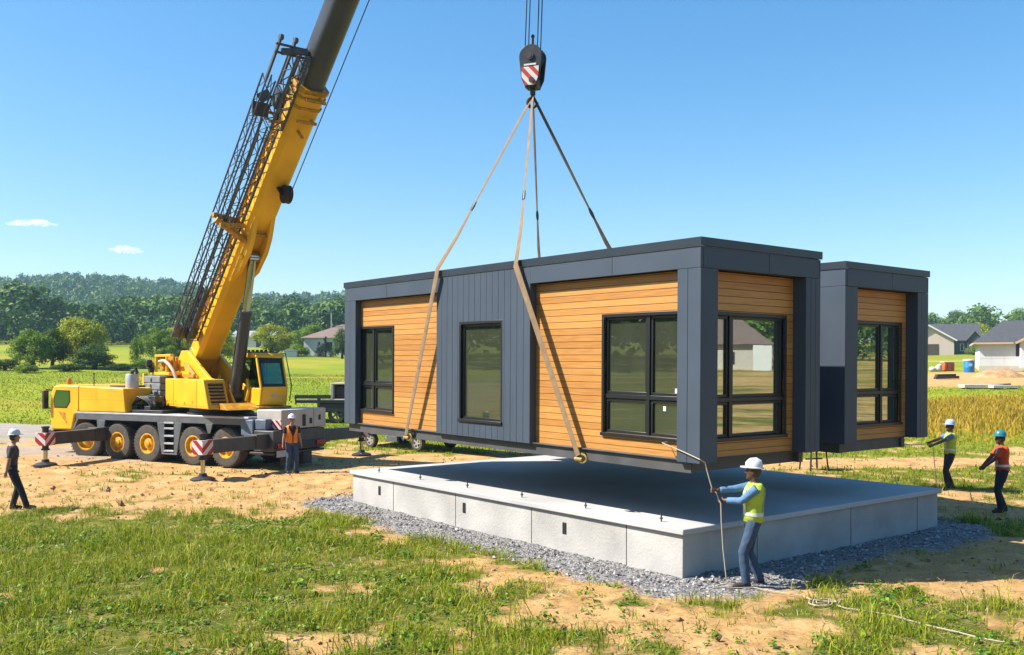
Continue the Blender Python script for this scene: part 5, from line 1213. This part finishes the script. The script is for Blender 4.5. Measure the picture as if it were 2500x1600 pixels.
mb = MB(); mb.ball((0, 0, .33), .42, .40, .38, 12, 8); mb.ball((-.62, .1, .26), .40, .38, .30, 12, 8); mb.ball((.05, -.1, .62), .30, .3, .22, 10, 7)
s_ = mb.build('sack_heap', M['sackm'], None, remesh=.06); s_.location = (tx, ty, z_); tag(s_, 'heap of pale sacks left of the orange container', 'sacks')
for (px, py, L_, hh_, lab) in ((34.4, 71.6, 2.9, .42, 'long pale concrete panel lying on the grass edge before the white house'), (36.1, 70.6, 2.0, .38, 'shorter pale concrete panel lying in front of the long one')):
    z_ = gz(px, py); s_ = empty('concrete_panel', (px, py, z_-.05), R(-3), lab, 'panel', 'pale panels by the field')
    mb = MB(); mb.box(0, L_, 0, 1.2, .16, hh_); mb.build('panel', M['found'], s_, .02)
    for u in (.25, L_-.55):
        mb = MB(); mb.box(u, u+.3, .05, 1.1, 0, .158); mb.build('bearer', M['bark'], s_)
z_ = gz(37.6, 73.5)
mb = MB(); mb.beam((0, 0, .3), (1.6, .3, .35), .25, .12); s_ = mb.build('timber_baulk', M['bark'], None); s_.location = (37.4, 73.5, z_-.1); tag(s_, 'dark timber baulk behind the pale concrete panels', 'timber')
tx, ty = 38.6, 86; z_ = gz(tx, ty)
mb = MB(); mb.beam((0, 0, .2), (2.6, 1.0, .25), .3, .24); mb.beam((.3, .4, .42), (2.4, 1.2, .45), .3, .2); s_ = mb.build('timber_pile', M['bark'], None); s_.location = (tx, ty, z_); tag(s_, 'low pile of dark timbers on the dirt next to the post', 'timber')

for (px, py, L_, Wd, Hh, lab) in ((34.5, 84, 3.6, 1.6, .85, 'low brown dirt heap left of the timbers before the garage house'), (46.5, 90, 5.0, 1.8, 1.0, 'long brown dirt heap in front of the white wrapped wall')):
    rg = np.random.default_rng(int(px)); mb = MB(); nx, ny = 36, 14; vv = []; ff = []
    for i in range(nx+1):
        for j in range(ny+1):
            a_, b_ = -1+2*i/nx, -1+2*j/ny; hgt = max(0, 1-a_*a_-b_*b_)**.8*(.55+.6*float(fbm(a_*4+px, b_*3, 1.0, 5, 4))) + .06*float(fbm(a_*14, b_*9+px, 1.0, 6, 2))
            vv.append((a_*L_/2, b_*Wd, hgt*Hh-.12))
    for i in range(nx):
        for j in range(ny): q_ = i*(ny+1)+j; ff.append((q_, q_+ny+1, q_+ny+2, q_+1))
    mb.add(vv, ff); o_ = mb.build('dirt_heap', M['heap'], None, ang=180); o_.location = (px, py, gz(px, py)); tag(o_, lab, 'dirt heap', 'dirt heaps on the building site')
# ------------------------------------------------------------------ trees
def crown_np(rng, H, Wd, z0, n_cl, n_leaf, ls, shape='round'):
    """leaf quads gathered in clumps through an uneven crown"""
    cs = []; rad = []
    for i in range(n_cl):
        u = rng.random(); th = rng.uniform(0, 6.283)
        if shape == 'cone':
            f = u**1.3; rr = (1-f)*Wd*.5*rng.uniform(.55, 1.0); z = z0 + (H-z0)*f*.98; cr = Wd*.17*(1.15-f)
        else:
            ph = math.acos(1-1.75*u); k = rng.uniform(.45, .92)**.7
            rr = math.sin(ph)*Wd*.5*k; z = z0 + (H-z0)*(.44 + .50*math.cos(ph)*k); cr = min(Wd, H-z0)*rng.uniform(.14, .24)
        cs.append((rr*math.cos(th), rr*math.sin(th), z)); rad.append(cr)
    cs = np.array(cs); rad = np.array(rad)
    idx = rng.integers(0, n_cl, n_leaf)
    d = rng.normal(size=(n_leaf, 3)); d /= np.linalg.norm(d, axis=1)[:, None]
    d[:, 2] = np.where(rng.random(n_leaf) < .6, np.abs(d[:, 2]), d[:, 2])
    rr = rad[idx]*rng.uniform(.5, 1.1, n_leaf)
    P = cs[idx] + d*rr[:, None]*np.array([1, 1, .8])
    nrm = d*1.1 + rng.normal(size=(n_leaf, 3))*.5 + np.array([0, 0, .35]); nrm /= np.linalg.norm(nrm, axis=1)[:, None]
    return leaf_quads(rng, P, nrm, ls*rng.uniform(.6, 1.35, n_leaf)), cs, rad
def leaf_quads(rng, P, nrm, size):
    n = len(P); t = rng.normal(size=(n, 3)); t -= nrm*np.sum(t*nrm, 1)[:, None]; t /= np.linalg.norm(t, axis=1)[:, None]+1e-9
    b = np.cross(nrm, t); s = size[:, None]
    V = np.stack([P - t*s*.5, P - b*s*.36 + nrm*s*.08, P + t*s*.55, P + b*s*.36 + nrm*s*.08], 1)
    return V
def quads_mesh(name, V, m):
    n = len(V); return np_mesh(name, V.reshape(-1, 3), np.arange(n*4).reshape(-1, 4), m)
def tree_proto(seed, H, Wd, z0, n_cl, n_leaf, ls, leafm, shape='round'):
    rng = np.random.default_rng(seed); V, cs, rad = crown_np(rng, H, Wd, z0, n_cl, n_leaf, ls, shape)
    cm = quads_mesh('crown', V, M[leafm])
    t = MB(); tr_ = max(.06, H*.018)
    top = H*.7 if shape != 'cone' else H*.95
    pts = [(0, 0, -.3), (tr_*.3, 0, H*.12), (-tr_*.3, tr_*.4, H*.3), (0, 0, H*.5), (tr_*.3, 0, top)]
    t.path(pts, [tr_*1.5, tr_*1.1, tr_*.9, tr_*.6, tr_*.2], 8)
    for i in range(0, len(cs), max(1, len(cs)//12)):
        c = cs[i]; t.path([(0, 0, max(.15*H, c[2]*.62)), (c[0]*.5, c[1]*.5, c[2]*.86), tuple(c)], [tr_*.45, tr_*.3, tr_*.1], 6)
    me = t.mesh('trunk'); me.materials.append(M['bark']); me.polygons.foreach_set('use_smooth', [True]*len(me.polygons))
    return cm, me
def place_tree(protos, name, x, y, sx, sz, rz, label, group=None, cat='tree'):
    r = empty(name, (x, y, gz(x, y)-.05), rz, label, cat, group); r.scale = (sx, sx, sz)
    obj('crown', protos[0], r); obj('trunk', protos[1], r); return r
# unit-size protos: height 1, width 1 (scaled on placing)
def up(seed, leafm, n_cl=60, n_leaf=9500, ls=.040, z0=.06, shape='round', Wd=1.0): return tree_proto(seed, 1.0, Wd, z0, n_cl, n_leaf, ls, leafm, shape)
PR = dict(mid1=up(1, 'leaf_mid'), mid2=up(2, 'leaf_mid', 34), lime1=up(3, 'leaf_lime'), lime2=up(4, 'leaf_lime', 30), dark1=up(5, 'leaf_dark'), dark2=up(6, 'leaf_dark', 36),
          con=up(7, 'leaf_conif', 60, 4200, .035, .03, 'cone'), slim=up(8, 'leaf_mid', 30, 4200, .045, .04), bush=up(9, 'leaf_mid', 34, 4500, .055, -.02), bushd=up(10, 'leaf_dark', 34, 4500, .055, -.02))
def at(px, D): return ((px-1250)/2300*D, D)
def tree_px(kind, name, px, D, wpx, top, label, group=None, rz=None, cat='tree'):
    x, y = at(px, D); g = gz(x, y); Hh = 3.2 + (895-top)*D/2300 - g; Wd = wpx*D/2300
    return place_tree(PR[kind], name, x, y, Wd, Hh*1.02, rz if rz is not None else RNG.uniform(0, 6.28), label, group, cat)
GR = 'trees standing in the left meadow'
tree_px('mid1', 'broadleaf_tree', 78, 97, 100, 806, 'round green tree, leftmost of the two big meadow trees', GR)
tree_px('dark1', 'broadleaf_tree', 128, 99, 66, 800, 'dark green tree close against the leftmost meadow tree', GR)
tree_px('lime1', 'broadleaf_tree', 200, 101, 118, 770, 'tall yellow green tree, biggest of the left meadow', GR)
tree_px('dark2', 'broadleaf_tree', 232, 98, 100, 842, 'low dark tree under the tall yellow green tree', GR)
tree_px('slim', 'broadleaf_tree', 335, 104, 34, 822, 'slender young tree alone in the meadow', GR)
tree_px('mid2', 'broadleaf_tree', 385, 118, 76, 800, 'mid green tree left of the crane winch', GR)
tree_px('lime2', 'broadleaf_tree', 437, 122, 84, 795, 'yellow green tree right behind the boom foot', GR)
tree_px('mid1', 'broadleaf_tree', 412, 112, 60, 845, 'low bright bush like tree in front of the boom foot tree', GR)
tree_px('lime1', 'broadleaf_tree', 535, 120, 80, 800, 'bright leafy tree between the boom and the lift cylinder', GR)
tree_px('mid1', 'broadleaf_tree', 525, 150, 80, 752, 'taller green tree behind the bright leafy one by the boom', GR)
tree_px('lime2', 'broadleaf_tree', 664, 150, 96, 792, 'bright yellow green tree above the operator cab', GR)
tree_px('mid2', 'broadleaf_tree', 752, 168, 86, 792, 'rounded green tree left of the small white house', GR)
tree_px('bush', 'round_bush', 727, 146, 54, 842, 'round clipped looking bush left of the white house', cat='bush')
tree_px('con', 'conifer', 779, 146, 26, 832, 'smaller dark conifer before the white house', 'conifers by the white house')
tree_px('con', 'conifer', 795, 145, 44, 818, 'taller dark conifer before the white house', 'conifers by the white house')
tree_px('dark2', 'broadleaf_tree', 836, 140, 46, 803, 'dark shrubby tree half hidden by the house corner post', GR)
BG = 'hedge bushes at the meadow edge'
for px, D, w_, top, kd, lab in ((12, 92, 60, 872, 'bushd', 'dark hedge bush at the far left edge'), (62, 88, 54, 886, 'bush', 'low green bush under the leftmost meadow tree'), (165, 92, 70, 884, 'bushd', 'low dark bush between the two big meadow trees'), (295, 96, 60, 884, 'bushd', 'low dark bush trailing right of the big yellow green tree'), (352, 101, 60, 876, 'bush', 'pale green bush at the foot of the slender tree')):
    tree_px(kd, 'hedge_bush', px, D, w_, top, lab, BG, cat='bush')
RG = 'trees beyond the right hand houses'
for px, D, w_, top, kd, lab in ((2372, 235, 96, 788, 'lime1', 'bright green tree filling the gap between the two right houses'), (2338, 300, 92, 759, 'dark1', 'dark domed tree high behind the garage house'), (2385, 305, 88, 755, 'dark2', 'dark domed tree above the gap between the houses'), (2425, 290, 60, 772, 'mid2', 'mid green tree left of the unfinished roof ridge'),
        (2492, 260, 86, 756, 'mid1', 'green tree rising over the unfinished roof at the right edge'), (2283, 300, 92, 768, 'mid1', 'green tree above the garage gable'), (2376, 185, 34, 845, 'bush', 'small bush at the end of the garage house')):
    tree_px(kd, 'broadleaf_tree', px, D, w_, top, lab, RG)

# woods that read as one mass
def forest(name, pts, label, leafm, n_leaf, ls, seed):
    """pts rows: x, y, height, width"""
    rng = np.random.default_rng(seed); out = []
    vars_ = [crown_np(np.random.default_rng(seed*50+i), 1.0, 1.0, .05, 16, n_leaf, 1.0*ls)[0] for i in range(9)]
    for x, y, h_, w_ in pts:
        V = vars_[rng.integers(9)].copy(); a_ = rng.uniform(0, 6.28); c_, s_ = math.cos(a_), math.sin(a_)
        g = gz(x, y); X = (V[..., 0]*c_ - V[..., 1]*s_)*w_ + x; Y = (V[..., 0]*s_ + V[..., 1]*c_)*w_ + y; Z = V[..., 2]*h_ + g - .3
        out.append(np.stack([X, Y, Z], -1).astype(np.float32))
    m = island_ramp(mat(name+'_leaf', (.1, .2, .05), .6, spec=.2), leaf_sets['wood'], translucent=.2); nt = m.node_tree
    at_ = nt.nodes.new('ShaderNodeAttribute'); at_.attribute_name = 'tree'
    rp = [n for n in nt.nodes if n.type == 'VALTORGB'][0]; gi = [n for n in nt.nodes if n.type == 'NEW_GEOMETRY'][0]
    mm = nt.nodes.new('ShaderNodeMath'); mm.operation = 'MULTIPLY_ADD'; mm.inputs[1].default_value = .45; nt.links.new(gi.outputs['Random Per Island'], mm.inputs[0])
    m3 = nt.nodes.new('ShaderNodeMath'); m3.operation = 'MULTIPLY'; m3.inputs[1].default_value = .55; nt.links.new(at_.outputs['Fac'], m3.inputs[0]); nt.links.new(m3.outputs[0], mm.inputs[2]); nt.links.new(mm.outputs[0], rp.inputs[0])
    me = quads_mesh(name, np.concatenate(out), m); at2 = me.attributes.new('tree', 'FLOAT', 'FACE'); at2.data.foreach_set('value', np.concatenate([np.full(len(q), v_, np.float32) for q, v_ in zip(out, rng.random(len(out)))]))
    o = obj(name, me); tag(o, label, 'woodland', kind='stuff'); return o
rng = np.random.default_rng(21)
# hillside wood: from 230 m up to the ridge and over it
pts = []
for D in np.geomspace(215, 1010, 46):
    step = (7.0 if D < 390 else 5.6) + D*.0042
    x0, x1 = (-160-1250)/2300*D, (1150-1250)/2300*D
    for x in np.arange(x0, x1, step):
        px = 1250+2300*x/D
        if D < 300 and px > 470 and px < 570 and rng.random() < .3: continue
        h_ = rng.uniform(9, 15) if D > 390 else 6+9*rng.random()**1.5; pts.append((x+rng.normal()*2.5, D+rng.normal()*D*.014, h_, h_*rng.uniform(.6, .95) if D > 390 else max(h_, 8)*rng.uniform(.8, 1.2)))
forest('woodland', [p for p in pts if p[1] < 400], 'band of rounded trees closing the meadow behind the crane', 'leaf_wood', 800, .08, 8)
pts = [p for p in pts if p[1] >= 400]
forest('woodland', pts, 'continuous green wood covering the hillside behind the crane', 'leaf_wood', 200, .15, 3)
pts = []
for D in np.geomspace(240, 400, 8):
    for x in np.arange((1150-1250)/2300*D, (2720-1250)/2300*D, 7):
        h_ = rng.uniform(7, 12.5); pts.append((x+rng.normal()*2, D+rng.normal()*5, h_, max(h_, 9)*rng.uniform(.8, 1.1)))
forest('woodland', pts, 'line of trees closing the view behind the right hand houses', 'leaf_wood', 1000, .07, 4)
# trees around, behind and beside the camera, seen in the window glass
pts = []
for a_ in np.arange(-180, 180, 1.6):
    if -38 < a_ < 40: continue
    for k in range(2):
        D = rng.uniform(118, 170); x, y = D*math.sin(R(a_)), D*math.cos(R(a_)); h_ = rng.uniform(13, 20) if a_ < 0 else rng.uniform(7, 12); pts.append((x, y, h_, h_*rng.uniform(.8, 1.2)))
forest('woodland', pts, 'belt of trees round the clearing, mirrored in the window panes', 'leaf_wood', 700, .075, 5)

# ------------------------------------------------------------------ grass
def blades(name, x, y, h, wdt, m, label, lean=.5, seed=0, ztop=None):
    rng = np.random.default_rng(seed); n = len(x); z = terrain(x, y) - .01
    th = rng.uniform(0, 6.283, n); dx, dy = np.cos(th), np.sin(th); le = h*lean*rng.uniform(.1, 1.2, n)
    wx, wy = -dy*wdt*.5, dx*wdt*.5
    rot = rng.uniform(0, 6.283, n); wx, wy = np.cos(rot)*wdt*.5, np.sin(rot)*wdt*.5
    b0 = np.stack([x-wx, y-wy, z], -1); b1 = np.stack([x+wx, y+wy, z], -1)
    mx, my, mz = x+dx*le*.35, y+dy*le*.35, z+h*.6
    m0 = np.stack([mx-wx*.75, my-wy*.75, mz], -1); m1 = np.stack([mx+wx*.75, my+wy*.75, mz], -1)
    t0 = np.stack([x+dx*le-wx*.12, y+dy*le-wy*.12, z+h*(1-.25*lean)], -1); t1 = np.stack([x+dx*le+wx*.12, y+dy*le+wy*.12, z+h*(1-.25*lean)], -1)
    V = np.stack([b0, b1, m1, m0, t1, t0], 1).reshape(-1, 3)
    f = np.array([(0, 1, 2, 3), (3, 2, 4, 5)]); F = (f[None] + (np.arange(n)*6)[:, None, None]).reshape(-1, 4)
    o = obj(name, np_mesh(name, V, F, m)); tag(o, label, 'grass', kind='stuff')
def scatter(n, x0, x1, y0, y1, rng, fan=None):
    if fan:
        y = np.sqrt(rng.uniform(y0*y0, y1*y1, n)); x = rng.uniform(-1, 1, n)*(fan*y+1.0)
    else: x = rng.uniform(x0, x1, n); y = rng.uniform(y0, y1, n)
    return x, y
rng = np.random.default_rng(99)
def free(x, y): return slab_dist(x, y) > .75
# lawn and tufts near the camera
cx, cy = scatter(25000, 0, 0, 8.6, 25, rng, .60)
d_, g_, g2_, go_ = masks(cx, cy)
k = (rng.random(len(cx)) < np.clip((1-d_)*.92 + .08, 0, 1)) & (g_ < .5) & free(cx, cy); cx, cy, d_ = cx[k], cy[k], d_[k]
nb = rng.integers(5, 13, len(cx)); sz = np.exp(rng.normal(0, .35, len(cx)))*(1-.35*d_)
sz *= .45+1.25*sst(.3, .7, fbm(cx, cy, .9, 14, 3))
idx = np.repeat(np.arange(len(cx)), nb); n = len(idx)
x = cx[idx]+rng.normal(0, .045, n)*sz[idx]; y = cy[idx]+rng.normal(0, .045, n)*sz[idx]
blades('lawn_grass', x, y, .105*sz[idx]*rng.uniform(.5, 1.4, n), .0105*rng.uniform(.7, 1.5, n), M['grass'], 'patchy green grass and tufts in the sandy foreground', .9, 5)
# rougher turf from the crane out to the meadow
cx, cy = scatter(60000, 0, 0, 25, 44, rng, .62)
d_, g_, g2_, go_ = masks(cx, cy); k = (rng.random(len(cx)) < (1-d_)*.95) & (g_ < .4) & (g2_ < .35) & (go_ < .6) & free(cx, cy); cx, cy = cx[k], cy[k]
blades('rough_grass', cx, cy, .10*np.exp(rng.normal(0, .35, len(cx))), .026*rng.uniform(.7, 1.5, len(cx)), M['grass_field'], 'rough green grass beyond the slab and around the crane', .8, 6)
cx, cy = scatter(80000, 0, 0, 41, 92, rng, .62)
d_, g_, g2_, go_ = masks(cx, cy); k = (d_ < .5) & (g2_ < .4) & (go_ < .5); cx, cy = cx[k], cy[k]
blades('meadow_grass', cx, cy, .08*np.exp(rng.normal(0, .3, len(cx)))*(.6+.8*fbm(cx, cy, 5, 44, 3)), .05*rng.uniform(.7, 1.5, len(cx)), M['grass_field'], 'bright green meadow grass running back to the trees', .7, 7)
cx, cy = scatter(70000, 8, 44, 37, 70, rng)
d_, g_, g2_, go_ = masks(cx, cy); k = rng.random(len(cx)) < go_; cx, cy = cx[k], cy[k]
blades('golden_grass', cx, cy, .44*go_[k]**.5*rng.uniform(.6, 1.3, len(cx))*(.6+.8*fbm(cx, cy, 3, 48, 3)), .045*rng.uniform(.7, 1.5, len(cx)), M['grass_gold'], 'tall golden grass standing behind the right hand workers', .45, 8)
# low leafy weeds and dry straw
def weeds():
    rng = np.random.default_rng(31); cx, cy = scatter(5200, 0, 0, 9, 20, rng, .60); d_, g_, _, _ = masks(cx, cy)
    k = (fbm(cx, cy, 1.7, 140, 3) > .47) & (rng.random(len(cx)) < np.where(d_ > .5, .22, .8)) & (g_ < .4) & free(cx, cy); cx, cy = cx[k], cy[k]
    nl = rng.integers(7, 16, len(cx)); s = np.clip(np.exp(rng.normal(0, .3, len(cx))), .5, 1.5); idx = np.repeat(np.arange(len(cx)), nl); n = len(idx)
    th = rng.uniform(0, 6.283, n); rr = rng.uniform(.01, .085, n)*s[idx]; x = cx[idx]+rr*np.cos(th); y = cy[idx]+rr*np.sin(th)
    P = np.stack([x, y, terrain(x, y)+rng.uniform(.015, .075, n)*s[idx]], -1); nr = np.stack([np.cos(th)*.5, np.sin(th)*.5, np.full(n, .9)], -1)+rng.normal(0, .3, (n, 3)); nr /= np.linalg.norm(nr, axis=1)[:, None]
    tag(obj('leafy_weeds', quads_mesh('leafy_weeds', leaf_quads(rng, P, nr, .045*s[idx]*rng.uniform(.7, 1.4, n)), M['leaf_weed'])), 'low leafy weeds dotted through the foreground grass', 'weeds', kind='stuff')
    x, y = scatter(26000, 0, 0, 9, 24, rng, .60); d_, g_, _, _ = masks(x, y); k = (g_ < .3) & free(x, y) & (rng.random(len(x)) < .35+.3*(d_ > .3)*(d_ < .9)); x, y = x[k], y[k]; n = len(x)
    th = rng.uniform(0, 6.283, n); L_ = rng.uniform(.03, .11, n); z = terrain(x, y)+rng.uniform(.012, .05, n); c_, s_ = np.cos(th), np.sin(th); w_ = .0035
    dz = rng.normal(0, .012, n)
    V = np.stack([np.stack([x-c_*L_-s_*w_, y-s_*L_+c_*w_, z-dz], -1), np.stack([x-c_*L_+s_*w_, y-s_*L_-c_*w_, z-dz], -1), np.stack([x+c_*L_+s_*w_, y+s_*L_-c_*w_, z+dz], -1), np.stack([x+c_*L_-s_*w_, y+s_*L_+c_*w_, z+dz], -1)], 1)
    m = island_ramp(mat('dry_straw', (.5, .4, .2), .8), [(0, (.20, .14, .06)), (.5, (.48, .38, .19)), (1, (.70, .60, .36))])
    tag(obj('dry_straw', quads_mesh('dry_straw', V, m)), 'dry straw stalks strewn over the foreground earth', 'straw', kind='stuff')
M['leaf_weed'] = island_ramp(mat('leaf_weed', (.1, .2, .05), .5, spec=.3), [(0, (.06, .16, .010)), (.5, (.15, .30, .014)), (1, (.30, .44, .03))], translucent=.3)
weeds()
# clods and stones on the bare earth
def clods():
    rng = np.random.default_rng(12); x, y = scatter(9000, 0, 0, 9, 32, rng, .58); d_, g_, _, _ = masks(x, y); k = (d_ > .6) & (g_ < .3) & free(x, y); x, y = x[k], y[k]; n = len(x)
    s = np.exp(rng.normal(-4.2, .6, n)); base = np.array([(1,0,0),(-1,0,0),(0,1,0),(0,-1,0),(0,0,.7),(0,0,-.7)], float)
    V = (base[None]*rng.uniform(.6, 1.2, (n, 6, 1)) + rng.normal(0, .2, (n, 6, 3)))*s[:, None, None] + np.stack([x, y, terrain(x, y)+s*.3], -1)[:, None]
    f = np.array([(0,2,4),(2,1,4),(1,3,4),(3,0,4),(2,0,5),(1,2,5),(3,1,5),(0,3,5)]); F = (f[None]+(np.arange(n)*6)[:, None, None]).reshape(-1, 3)
    m = island_ramp(mat('clod', (.4, .3, .2), .95), [(0, (.13, .075, .04)), (.5, (.36, .22, .11)), (1, (.55, .38, .21))])
    tag(obj('earth_clods', np_mesh('earth_clods', V.reshape(-1, 3), F, m)), 'small clods and stones scattered over the sandy earth', 'earth', kind='stuff')
clods()

# ------------------------------------------------------------------ clouds
def cloud(x, y, z, L_, Wd, Hh, dens, label, seed):
    rng = random.Random(seed); mb = MB()
    for k in range(14):
        t = rng.uniform(-1, 1); mb.ball((t*L_*.42, rng.uniform(-.3, .3)*Wd, rng.uniform(-.25, .35)*Hh*(1-t*t)), L_*rng.uniform(.12, .22)*(1.1-abs(t)*.6), Wd*.3, Hh*rng.uniform(.22, .38)*(1.15-abs(t)*.7), 12, 8)
    m = bpy.data.materials.new('cloud_vapour'); m.use_nodes = True; nt = m.node_tree; nt.nodes.remove(nt.nodes['Principled BSDF'])
    v = nt.nodes.new('ShaderNodeVolumePrincipled'); v.inputs['Color'].default_value = (1, 1, 1, 1); v.inputs['Anisotropy'].default_value = .1
    tc = nt.nodes.new('ShaderNodeTexCoord'); n = nt.nodes.new('ShaderNodeTexNoise'); n.inputs['Scale'].default_value = 5/L_*2; n.inputs['Detail'].default_value = 4; nt.links.new(tc.outputs['Object'], n.inputs['Vector'])
    r = nt.nodes.new('ShaderNodeMapRange'); r.inputs[1].default_value = .42; r.inputs[2].default_value = .75; r.inputs[4].default_value = dens; nt.links.new(n.outputs[0], r.inputs[0]); nt.links.new(r.outputs[0], v.inputs['Density'])
    nt.links.new(v.outputs[0], nt.nodes['Material Output'].inputs['Volume'])
    o = mb.build('cloud', m, None, remesh=Hh*.06); o.location = (x, y, z); tag(o, label, 'cloud', 'small fair weather clouds')
cloud(-1022, 2000, 306, 112, 40, 18, .12, 'long thin white cloud at the left edge of the sky', 1)
cloud(-820, 2000, 250, 66, 40, 27, .10, 'small puffy white cloud lower and nearer the crane', 2)

# ------------------------------------------------------------------ camera, light, world
cam = bpy.data.cameras.new('camera'); co = bpy.data.objects.new('camera', cam); COL.objects.link(co)
co.location = (0, 0, 3.2); co.rotation_euler = (R(90), 0, 0)
cam.sensor_width = 36; cam.lens = 36*2300/2500; cam.shift_y = .038; cam.clip_start = .1; cam.clip_end = 8000
S.camera = co
SUN_EL = 46; to_sun = Vector((-.997*math.cos(R(SUN_EL)), -.075*math.cos(R(SUN_EL)), math.sin(R(SUN_EL))))
sl = bpy.data.lights.new('sun', 'SUN'); sl.energy = 5.0; sl.angle = R(.5); sl.color = (1, .93, .82)
so = bpy.data.objects.new('sun', sl); COL.objects.link(so); so.rotation_euler = to_sun.to_track_quat('Z', 'Y').to_euler(); so.location = (-20, -5, 30)
w = bpy.data.worlds.new('World'); S.world = w; w.use_nodes = True; nt = w.node_tree
sky = nt.nodes.new('ShaderNodeTexSky'); sky.sky_type = 'NISHITA'; sky.sun_disc = False
sky.sun_elevation = R(SUN_EL); sky.sun_rotation = math.atan2(-.997, -.075); sky.altitude = 300; sky.air_density = 1.0; sky.dust_density = 1.0; sky.ozone_density = 2.0
hs = nt.nodes.new('ShaderNodeHueSaturation'); hs.inputs['Saturation'].default_value = 1.55; gm = nt.nodes.new('ShaderNodeGamma'); gm.inputs[1].default_value = .8; nt.links.new(sky.outputs[0], gm.inputs[0]); nt.links.new(gm.outputs[0], hs.inputs['Color'])
nt.links.new(hs.outputs[0], nt.nodes['Background'].inputs[0]); nt.nodes['Background'].inputs[1].default_value = .125
# the air over the valley
hz_ = MB(); hz_.box(-1500, 1500, -330, 1120, -2, 140)
hm_ = bpy.data.materials.new('haze'); hm_.use_nodes = True; hn = hm_.node_tree; hn.nodes.remove(hn.nodes['Principled BSDF'])
hv = hn.nodes.new('ShaderNodeVolumePrincipled'); hv.inputs['Color'].default_value = (.45, .72, 1, 1); hv.inputs['Density'].default_value = .00024; hv.inputs['Anisotropy'].default_value = .0
hn.links.new(hv.outputs[0], hn.nodes['Material Output'].inputs['Volume'])
ho = hz_.build('haze', hm_, None, smooth=False); tag(ho, kind='stuff'); ho['label'] = 'thin blue haze filling the valley air'

S.view_settings.view_transform = 'Standard'; S.view_settings.look = 'None'; S.view_settings.exposure = 1.15; S.view_settings.gamma = 1
S.render.engine = 'CYCLES'; S.cycles.use_denoising = True
S.cycles.max_bounces = 8; S.cycles.transparent_max_bounces = 12; S.cycles.diffuse_bounces = 3; S.cycles.glossy_bounces = 3; S.cycles.volume_bounces = 3
S.cycles.caustics_reflective = False; S.cycles.caustics_refractive = False
